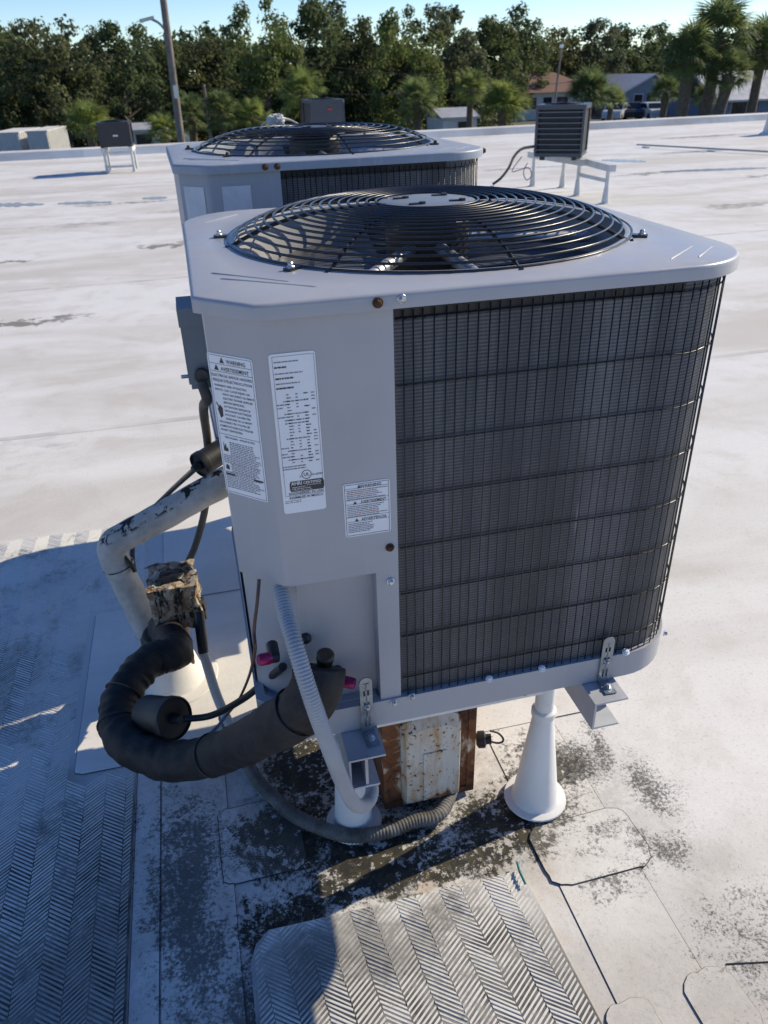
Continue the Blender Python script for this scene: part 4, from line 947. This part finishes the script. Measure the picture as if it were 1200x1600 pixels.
def crown(seed, nclump, nleaf, size, shape, mat):
    rnd = random.Random(seed); mb = MB(); cl = []
    for i in range(nclump):
        while True:
            p = Vector((rnd.uniform(-1,1), rnd.uniform(-1,1), rnd.uniform(-1,1)))
            if .25 < p.length < 1: break
        k = 1+.25*noise.noise(p*1.7+Vector((seed,0,0)))
        p = p.normalized()*(p.length**.45)*k
        if p.z < -.75: p.z = -.75
        cl.append((p, rnd.uniform(.14, .30)))
    for (p, r_) in cl:
        pc = Vector((p.x*shape[0], p.y*shape[1], p.z*shape[2])); R_ = r_*3.4
        for j in range(nleaf):
            d = Vector((rnd.gauss(0,1), rnd.gauss(0,1), rnd.gauss(0,1))).normalized(); d.z *= .75
            c = pc+d*R_*rnd.uniform(.45, 1.05)
            a = (d+Vector((0,0,.35))+Vector((rnd.gauss(0,.45), rnd.gauss(0,.45), rnd.gauss(0,.45)))).normalized(); b = a.orthogonal().normalized(); b = Matrix.Rotation(rnd.uniform(0,6.28), 3, a) @ b
            s = size*rnd.uniform(.6, 1.3); e = a.cross(b)
            mb.add([c-b*s, c+e*s*.6, c+b*s, c-e*s*.6], [(0,1,2,3)])
    me = bpy.data.meshes.new('crown'); me.from_pydata(mb.v, [], mb.f); me.materials.append(mat); return me
def trunk_mesh(seed, h, r, top):
    rnd = random.Random(seed); mb = MB()
    pts = [(0,0,0),(rnd.uniform(-.2,.2),rnd.uniform(-.2,.2),h*.35),(rnd.uniform(-.4,.4),rnd.uniform(-.4,.4),h*.7),(rnd.uniform(-.6,.6),rnd.uniform(-.6,.6),h)]
    mb.tube(pts, lambda t: r*(1-.65*t), 8, smooth=4)
    for k in range(7):
        t = rnd.uniform(.4, .95); z = h*t; a = rnd.uniform(0,6.28); l = top*rnd.uniform(.5,1)
        p0 = Vector((0,0,z)); p2 = p0+Vector((math.cos(a)*l, math.sin(a)*l, l*rnd.uniform(.5,1.1)))
        mb.tube([p0, p0.lerp(p2,.5)+Vector((0,0,-.2)), p2], lambda t: r*.4*(1-.75*t), 6, smooth=3)
    return mb.mesh('trunk', M['bark'], True)
OC = [crown(s, 105, 120, .14, (3.3,3.2,5.0), mt_) for s, mt_ in ((11,M['oak']),(12,M['oak_olive']),(13,M['oak_grey']),(14,M['oak']))]+[crown(21, 90, 120, .13, (3.0,3.0,5.2), M['oak_light'])]
OT = [trunk_mesh(s, 6.2, .34, 2.6) for s in (1,2,3)]
def tree(name, label, px, ytop, Y, half, zr, cr, group='dark trees lining the background', sc=1.0, seed=0):
    """px, ytop: where the top shows; half: crown half width in metres"""
    rnd = random.Random(seed+int(px)); top = yp(px, ytop, Y); s = half/3.5; zr = zr/1.6; ch = 5.2*s*zr
    base = Vector((top.x, Y, GZ)); t = thing(name, label, 'tree', base, rnd.uniform(0,6.28), group)
    cz = top.z-GZ-ch*1.02
    c = link('crown', OC[cr], t, (0,0,cz)); c.scale = (s, s, s*zr)
    k = link('trunk', OT[int(px) % 3], t); k.scale = (s*1.1, s*1.1, max(.2, (cz+.1*ch)/6.2)); return t
TR = [ # px, ytop, Y, half width, z ratio, crown, name, label
 (-30,22,66,4.4,1.5,0,'tall dark oak cut by the left picture edge'),
 (62,14,62,3.6,1.75,1,'tall oak above the white storage containers'),
 (118,52,70,3.4,1.5,2,'dark oak right of the tallest left-hand oak'),
 (175,32,66,3.3,1.6,3,'slender oak above the small black condenser'),
 (222,46,74,3.8,1.5,0,'dark oak just left of the leaning utility pole'),
 (300,50,76,4.2,1.4,1,'low oak right of the leaning utility pole'),
 (350,70,80,3.6,1.3,2,'short oak in the dip of the tree line'),
 (408,2,66,3.6,1.8,4,'feathery light green tree right of the tree line dip'),
 (465,-8,70,4.4,1.75,3,'very tall oak above the older unit\'s left half'),
 (530,8,74,4.2,1.7,0,'dark oak above the red-plated slate condenser'),
 (590,16,70,4.0,1.7,1,'broad oak above the centre of the older unit'),
 (636,14,64,3.3,1.9,4,'lighter green tree in front of the central oaks'),
 (690,-4,72,4.6,1.7,2,'very tall dark oak over the middle palms'),
 (757,22,78,4.2,1.6,3,'dark oak right of the tallest central oak'),
 (815,14,84,4.0,1.8,0,'tall oak rising behind the brown-roofed house'),
 (868,34,90,4.0,1.6,1,'oak rising directly behind the slatted condenser'),
 (925,24,92,4.6,1.6,2,'rounded oak left of the grey gabled house'),
 (985,34,96,4.6,1.5,3,'dark oak straight behind the grey gabled house'),
 (1040,42,100,5.0,1.5,0,'dark oak left of the tall palm trees'),
 (1100,50,104,5.2,1.5,1,'oak seen behind the tallest palm tree'),
 (1165,40,104,5.2,1.5,2,'oak behind the rightmost palms'),
 (1235,30,100,5.2,1.5,3,'dark oak cut by the right picture edge'),
]
for i, (px, yt, Y, hf, zr, cr, lab) in enumerate(TR): tree('oak_tree', lab, px, yt, Y, hf, zr, cr, seed=i)
# lower growth that closes the wood behind the roof edge: one mass
rnd = random.Random(5); wood = MB()
und = crown(31, 90, 60, .2, (3.6,3.2,2.4), M['oak'])
vs = [Vector(v.co) for v in und.vertices]; fsl = [tuple(p.vertices) for p in und.polygons]
for px in range(-800, 2000, 62):
    Y = 84+rnd.uniform(-4, 6)+(px > 760)*22; side = px < -60 or px > 1270; c = yp(px, 130-.0307*0+rnd.uniform(-18, 12), Y); c.z = c.z if not side else 1.5+rnd.uniform(-1, 2); k = rnd.uniform(1.1, 1.6)*(1.25 if px > 760 else 1)*(1.5 if side else 1); a = rnd.uniform(0, 6.28)
    rot_ = Matrix.Rotation(a, 3, 'Z'); wood.add([rot_ @ v*k+Vector((c.x, c.y, c.z)) for v in vs], fsl)
me = bpy.data.meshes.new('far_wood'); me.from_pydata(wood.v, [], wood.f); me.materials.append(M['oak'])
tag(link('far_wood', me), 'dark mass of far woodland behind the separate trees', 'woodland', kind='stuff')
# palms
def frond_mesh(seed, mat):
    rnd = random.Random(seed); mb = MB()
    mb.tube([(0,0,0),(.35,0,.06),(.75,0,.05)], lambda t: .022-.01*t, 4)
    nb = 22
    for i in range(nb):
        a = R(-118+236*i/(nb-1)); l = .78*(1-.25*abs(a)/2.1)*rnd.uniform(.85, 1.1); d = Vector((math.cos(a), math.sin(a), 0)); s_ = Vector((-d.y, d.x, 0))
        o = Vector((.75,0,.05)); m = o+d*l*.55+Vector((0,0,.07-.12*abs(math.sin(a)))); e = o+d*l+Vector((0,0,-.22*l-.12*abs(math.sin(a))+rnd.uniform(-.06,.04)))
        mb.add([o-s_*.012, o+s_*.012, m+s_*.030, m-s_*.030, e], [(0,1,2,3),(3,2,4)])
    me = bpy.data.meshes.new('frond'); me.from_pydata(mb.v, [], mb.f); me.materials.append(mat); return me
FR_ = [frond_mesh(1, M['palm']), frond_mesh(2, M['palm'])]; FY_ = [frond_mesh(3, M['palm_y']), frond_mesh(4, M['palm_y'])]
def palm(label, px, pyc, Y, fl, trunk_r, nf, fr=FR_, seed=0, bushy=False, lean=0.):
    rnd = random.Random(seed+int(px)); c = yp(px, pyc, Y); t = thing('palm_tree', label, 'palm tree', (c.x+lean, Y, GZ), 0, 'palm trees beyond the roof edge'); h = c.z-GZ
    pts = [(0,0,0),(-lean*.3,0,h*.4),(-lean*.7,0,h*.75),(-lean,0,h)]
    MB().tube(pts, lambda q: trunk_r*(1.15-.2*q+(.35*max(0, q-.72)/.28)), 12, smooth=4).build('trunk', M['palm_bark'], t, True)
    for i in range(nf):
        a = i*2.4+rnd.uniform(-.3,.3); e = R(82-(i/nf)**.9*(118 if not bushy else 95)+rnd.uniform(-10,10))
        f_ = link('frond', fr[i % 2], t, (-lean, 0, h)); s = fl/1.5*rnd.uniform(.85, 1.12); f_.scale = (s,)*3
        f_.rotation_euler = (rnd.uniform(-.3,.3), -e, a)
    return t
palm('tallest palm with wide crown at the right picture edge', 1122, 62, 33, 1.9, .24, 46)
palm('stout palm with shaggy trunk left of the tallest palm', 1078, 92, 32, 1.55, .24, 44)
palm('short leaning palm right of the tallest palm', 1140, 118, 31, 1.15, .22, 34, lean=-.5)
palm('palm crown cut by the right picture edge', 1192, 78, 34, 1.7, .2, 40)
palm('low palm shrub at the foot of the tall palms', 1040, 148, 36, 1.0, .15, 30, bushy=True)
palm('small palm bush beneath the tallest palm', 1100, 158, 36, .9, .15, 26, bushy=True)
palm('bright round palm left of the slatted condenser', 785, 172, 40, 1.6, .2, 40, FY_, bushy=True)
palm('rounded palm behind the slatted condenser\'s right side', 920, 152, 44, 1.7, .2, 42, bushy=True)
palm('slim palm with skirt of dead leaves right of centre', 735, 140, 52, 1.5, .2, 32, FY_)
palm('drooping palm over the older unit\'s right end', 652, 160, 42, 1.4, .22, 34)
palm('pale palm between slate condenser and tall oaks', 472, 148, 50, 1.7, .2, 32, FY_)
palm('round palm right of the thin pole pair', 345, 178, 44, 1.3, .2, 34)
palm('low bright palm left of the older unit', 398, 184, 44, 1.1, .2, 30, FY_)
palm('dark palm just right of the leaning utility pole', 298, 182, 46, 1.3, .2, 30)
palm('bright bushy palm left of the small black condenser', 140, 200, 42, 1.4, .2, 32, FY_, bushy=True)
palm('low bushy palm at the foot of the leaning pole', 258, 212, 40, 1.1, .2, 30, FY_, bushy=True)
palm('yellowing bush right of the rounded palm', 955, 160, 60, 1.5, .2, 30, FY_, bushy=True)

# ------------------------------------------------------------------ houses, containers, poles, cars
M['brown_roof'] = simple('brown_shingle', (.20,.105,.075), .85, 0, .2, 1.5, .01); M['wall_white'] = simple('white_wall', (.62,.61,.58), .8, 0, .08, 1)
M['wall_blue'] = simple('grey_blue_siding', (.16,.20,.26), .75, 0, .1, 1.5); M['metal_roof'] = simple('pale_metal_roof', (.42,.42,.43), .5, .1, .12, 2)
M['win'] = simple('window_glass', (.02,.025,.03), .1, 0, .2, 3); M['wood_pole'] = simple('weathered_pole', (.24,.20,.17), .9, 0, .3, 3, .01)
def house(label, x0, x1, y0, y1, ze, zr, axis, roofm, wallm, over=.4, wins=(), doors=()):
    h = thing('house', label, 'house', ((x0+x1)/2, (y0+y1)/2, GZ), 0, 'houses beyond the roof edge'); a, b = (x1-x0)/2, (y1-y0)/2; H_ = ze-GZ; Rr = zr-GZ
    wl = MB().box((-a,-b,0), (a,b,H_))
    if axis == 'y': wl.add([(-a,-b,H_+.002),(a,-b,H_+.002),(0,-b,Rr-.1),(-a,b,H_+.002),(a,b,H_+.002),(0,b,Rr-.1)], [(0,1,2),(5,4,3),(0,2,5,3),(2,1,4,5)])
    wl.build('wall', wallm, h); A, B = a+over, b+over; t = .15; rf = MB()
    if axis == 'hip':
        g_ = max(0, A-B); V_ = [(-A,-B,H_),(A,-B,H_),(A,B,H_),(-A,B,H_),(-g_,0,Rr),(g_,0,Rr)]
        rf.add(V_, [(0,1,5,4),(1,2,5),(2,3,4,5),(3,0,4),(3,2,1,0)])
    elif axis == 'y':
        k = (Rr-H_)/a; ez = H_-over*k
        rf.add([(-A,-B,ez),(0,-B,Rr),(A,-B,ez),(A,-B,ez+t),(0,-B,Rr+t),(-A,-B,ez+t),(-A,B,ez),(0,B,Rr),(A,B,ez),(A,B,ez+t),(0,B,Rr+t),(-A,B,ez+t)], [(0,1,4,5),(1,2,3,4),(6,11,10,7),(7,10,9,8),(0,6,7,1),(1,7,8,2),(5,4,10,11),(4,3,9,10),(0,5,11,6),(2,8,9,3)])
    else:
        k = (Rr-H_)/b; ez = H_-over*k
        rf.add([(-A,-B,ez),(-A,0,Rr),(-A,B,ez),(A,-B,ez),(A,0,Rr),(A,B,ez),(-A,-B,ez+t),(-A,0,Rr+t),(-A,B,ez+t),(A,-B,ez+t),(A,0,Rr+t),(A,B,ez+t)], [(6,9,10,7),(7,10,11,8),(0,1,4,3),(1,2,5,4),(0,3,9,6),(2,8,11,5),(0,6,7,1),(1,7,8,2),(3,4,10,9),(4,5,11,10)])
    rf.build('roof', roofm, h)
    for (x, z, w, hh) in wins:
        f_ = MB().box((x-w/2-.06,-b-.04,z-.06), (x+w/2+.06,-b-.002,z+hh+.06)).build('window', M['wall_white'], h); MB().box((x-w/2,-b-.06,z), (x+w/2,-b-.042,z+hh)).build('pane', M['win'], f_)
    for (x, w, hh) in doors: MB().box((x-w/2,-b-.05,.05), (x+w/2,-b-.002,hh)).build('door', M['win'], h)
    return h
q0, q1 = yp(785,150,80), yp(925,150,80)
h1 = house('low house with brown shingle hip roof behind the slatted condenser', q0.x, q1.x, 80, 86, -.75, .95, 'hip', M['brown_roof'], M['wall_white'], .7, ((-1.8,1.0,1.2,1.0),(1.6,1.0,1.2,1.0)), ((0,.9,2.0),))
MB().lathe([(.12,0),(.12,.4),(.2,.4),(.2,.5),(0,.55)], (-1.2,-2.2,2.8), 10).build('roof_vent_pipe', M['frame_white'], h1)
q0, q1 = yp(975,150,78), yp(1058,150,78)
house('grey-blue gabled house left of the tall palms', q0.x, q1.x, 78, 90, -.95, .45, 'y', M['metal_roof'], M['wall_blue'], .4, ((-1.4,.9,.9,1.1),), ((.1,1.0,2.1),))
q0, q1 = yp(1128,150,62), yp(1260,150,62)
house('grey house with pale metal roof at the right picture edge', q0.x, q1.x, 62, 70, -1.25, .55, 'x', M['metal_roof'], M['wall_blue'], .5, ((-2.3,.7,1.4,1.0),), ((-1.0,1.0,2.0),))
q0, q1 = yp(205,200,56), yp(300,200,56)
house('long low white building behind the leaning utility pole', q0.x, q1.x, 56, 62, -1.45, -1.2, 'x', M['metal_roof'], M['wall_white'], .3, ((-1.2,.7,1.0,.9),(.6,.7,1.0,.9)))
q0, q1 = yp(692,190,58), yp(745,190,58)
house('small white shed behind the middle palms', q0.x, q1.x, 58, 62, -1.6, -1.1, 'x', M['metal_roof'], M['wall_white'], .2, ((.2,.7,.7,.7),))
q0, q1 = yp(905,138,84), yp(975,138,84)
cpn = thing('carport', 'flat-roofed pale carport beside the grey gabled house', 'carport', ((q0.x+q1.x)/2, 86, GZ)); a = (q1.x-q0.x)/2
MB().box((-a,-3,2.3), (a,3,2.5)).build('roof', M['metal_roof'], cpn)
for (x, y) in ((-a+.1,-2.9),(a-.1,-2.9),(a-.1,2.9),(-a+.1,2.9)): MB().box((x-.06,y-.06,0), (x+.06,y+.06,2.3)).build('post', M['frame_white'], cpn)
def container(label, xl, xr, yt, Y, d):
    A, B = yp(xl, yt, Y), yp(xr, yt, Y); w = B.x-A.x; h = A.z-GZ
    c = thing('storage_container', label, 'container', ((A.x+B.x)/2, Y, GZ), -.12, 'white storage containers behind the parapet')
    MB().box((-w/2,0,0), (w/2,d,h-.06)).build('body', M['wall_white'], c); MB().box((-w/2-.04,-.04,h-.0595), (w/2+.04,d+.04,h)).build('roof', M['wall_white'], c)
    for i in range(9): x = -w/2+w*(i+.5)/9; MB().box((x-.035,-.035,.1), (x+.035,-.001,h-.1)).build('rib', M['frame_white'], c)
    for i in range(12): y = d*(i+.5)/12; MB().box((w/2+.001,y-.06,.1), (w/2+.035,y+.06,h-.1)).build('rib', M['frame_white'], c)
container('white ribbed storage container cut by the left picture edge', -16, 29, 208, 44, 4); container('white ribbed storage container second from the left edge', 40, 73, 205, 43, 4)
def pole(label, p0, p1, Y, r, name='utility_pole'):
    a, b = yp(*p0, Y), yp(*p1, Y); d = (b-a).normalized(); base = a-d*((a.z-GZ)/d.z)
    t = thing(name, label, 'pole', (base.x, base.y, GZ), 0); top = b-Vector((base.x, base.y, GZ))
    MB().tube([(0,0,0), top*.5, top], lambda q: r*(1.1-.25*q), 12).build('shaft', M['wood_pole'], t, True); return t, Vector((base.x, base.y, GZ))
pt, pb = pole('tall leaning wooden utility pole with lamp arm', (283,220), (250,-40), 38, .16)
la = yp(262,52,38)-pb; le = yp(237,30,38)-pb
MB().tube([la, la.lerp(le,.5)+Vector((0,0,.1)), le], .05, 8, smooth=4).build('lamp_arm', M['zinc'], pt, True)
MB().obox(le+Vector((-.2,0,.0)), (.3,0,.06), (0,.12,0), (0,0,.06)).build('lamp_head', M['alu'], pt)
MB().box((-.1+la.x,-.24,la.z-2.4), (.1+la.x,-.17,la.z-1.9)).build('meter_box', M['zinc'], pt)
pole('thin leaning pole beside the round palm', (330,210), (318,132), 44, .08); pole('short thin pole leaning against its taller neighbour', (328,208), (322,165), 44.6, .07)
mt, mbs = pole('slim mast rising behind the slatted condenser', (862,200), (877,76), 24, .035, 'mast')
tp = yp(877,76,24)-mbs; MB().lathe([(.03,0),(.06,.02),(.06,.1),(.03,.12),(0,.12)], tp, 10).build('mast_cap', M['zinc'], mt)
M['cable_black'] = simple('overhead_cable', (.03,.03,.032), .6, 0, .2, 3)
def wire(label, pts, Y, r=.012):
    a = [yp(*p, Y) for p in pts]; tag(MB().tube(a, r, 5, smooth=6).build('overhead_wire', M['cable_black']), label, 'overhead wire', 'overhead wires')
wire('overhead wire sagging left of the leaning pole', ((-20,108),(130,96),(258,62)), 38); wire('overhead wire right of the leaning pole across the oaks', ((268,66),(430,92),(620,115),(860,122)), 38.2)
wire('lowest overhead wire between pole and brown-roofed house', ((275,134),(440,144),(640,147),(900,128)), 38.6)
M['car_dark'] = simple('dark_car_paint', (.05,.055,.065), .3, .2, .1, 2); M['car_white'] = simple('white_car_paint', (.6,.6,.6), .3, 0, .08, 2); M['tyre'] = simple('tyre', (.02,.02,.02), .8, 0, .2, 5)
def car(label, px, Y, body, rz):
    p = yp(px, 170, Y); c = thing('parked_car', label, 'car', (p.x, Y, GZ), rz, 'cars parked by the gabled house')
    prof = [(-2.1,.35),(-2.15,.75),(-1.9,.95),(-1.0,1.02),(-.5,1.5),(.9,1.52),(1.6,1.05),(2.1,.95),(2.15,.4)]
    n_ = len(prof); MB().add([(x,-.85,z) for x, z in prof]+[(x,.85,z) for x, z in prof], [tuple(range(n_)), tuple(range(2*n_-1, n_-1, -1))]+[(i,(i+1) % n_,n_+(i+1) % n_,n_+i) for i in range(n_)]).build('body', body, c)
    for s in (-1, 1): MB().add([(-.85,s*.853,1.05),(-.45,s*.853,1.42),(.8,s*.853,1.44),(1.35,s*.853,1.08)], [(0,1,2,3)]).build('side_window', M['win'], c)
    MB().add([(-.98,-.75,1.06),(-.98,.75,1.06),(-.55,.68,1.46),(-.55,-.68,1.46)], [(0,1,2,3)]).build('windscreen', M['win'], c).location.x = -.02
    for (x, y) in ((-1.35,-.8),(1.35,-.8),(-1.35,.8),(1.35,.8)):
        w = MB().lathe([(.18,-.1),(.33,-.1),(.35,-.06),(.35,.06),(.33,.1),(.18,.1)], (x,y,.35), 16, (0,1,0)).build('wheel', M['tyre'], c, True)
        MB().lathe([(0,-.09),(.18,-.09),(.18,.09),(0,.09)], (x,y,.35), 12, (0,1,0)).build('rim', M['alu'], w)
    return c
car('dark car parked before the grey gabled house', 986, 74, M['car_dark'], 1.2); car('white car parked near the yellowing bush', 962, 73, M['car_white'], .9); car('white car half hidden by the low palm shrub', 1020, 72, M['car_white'], 1.4)
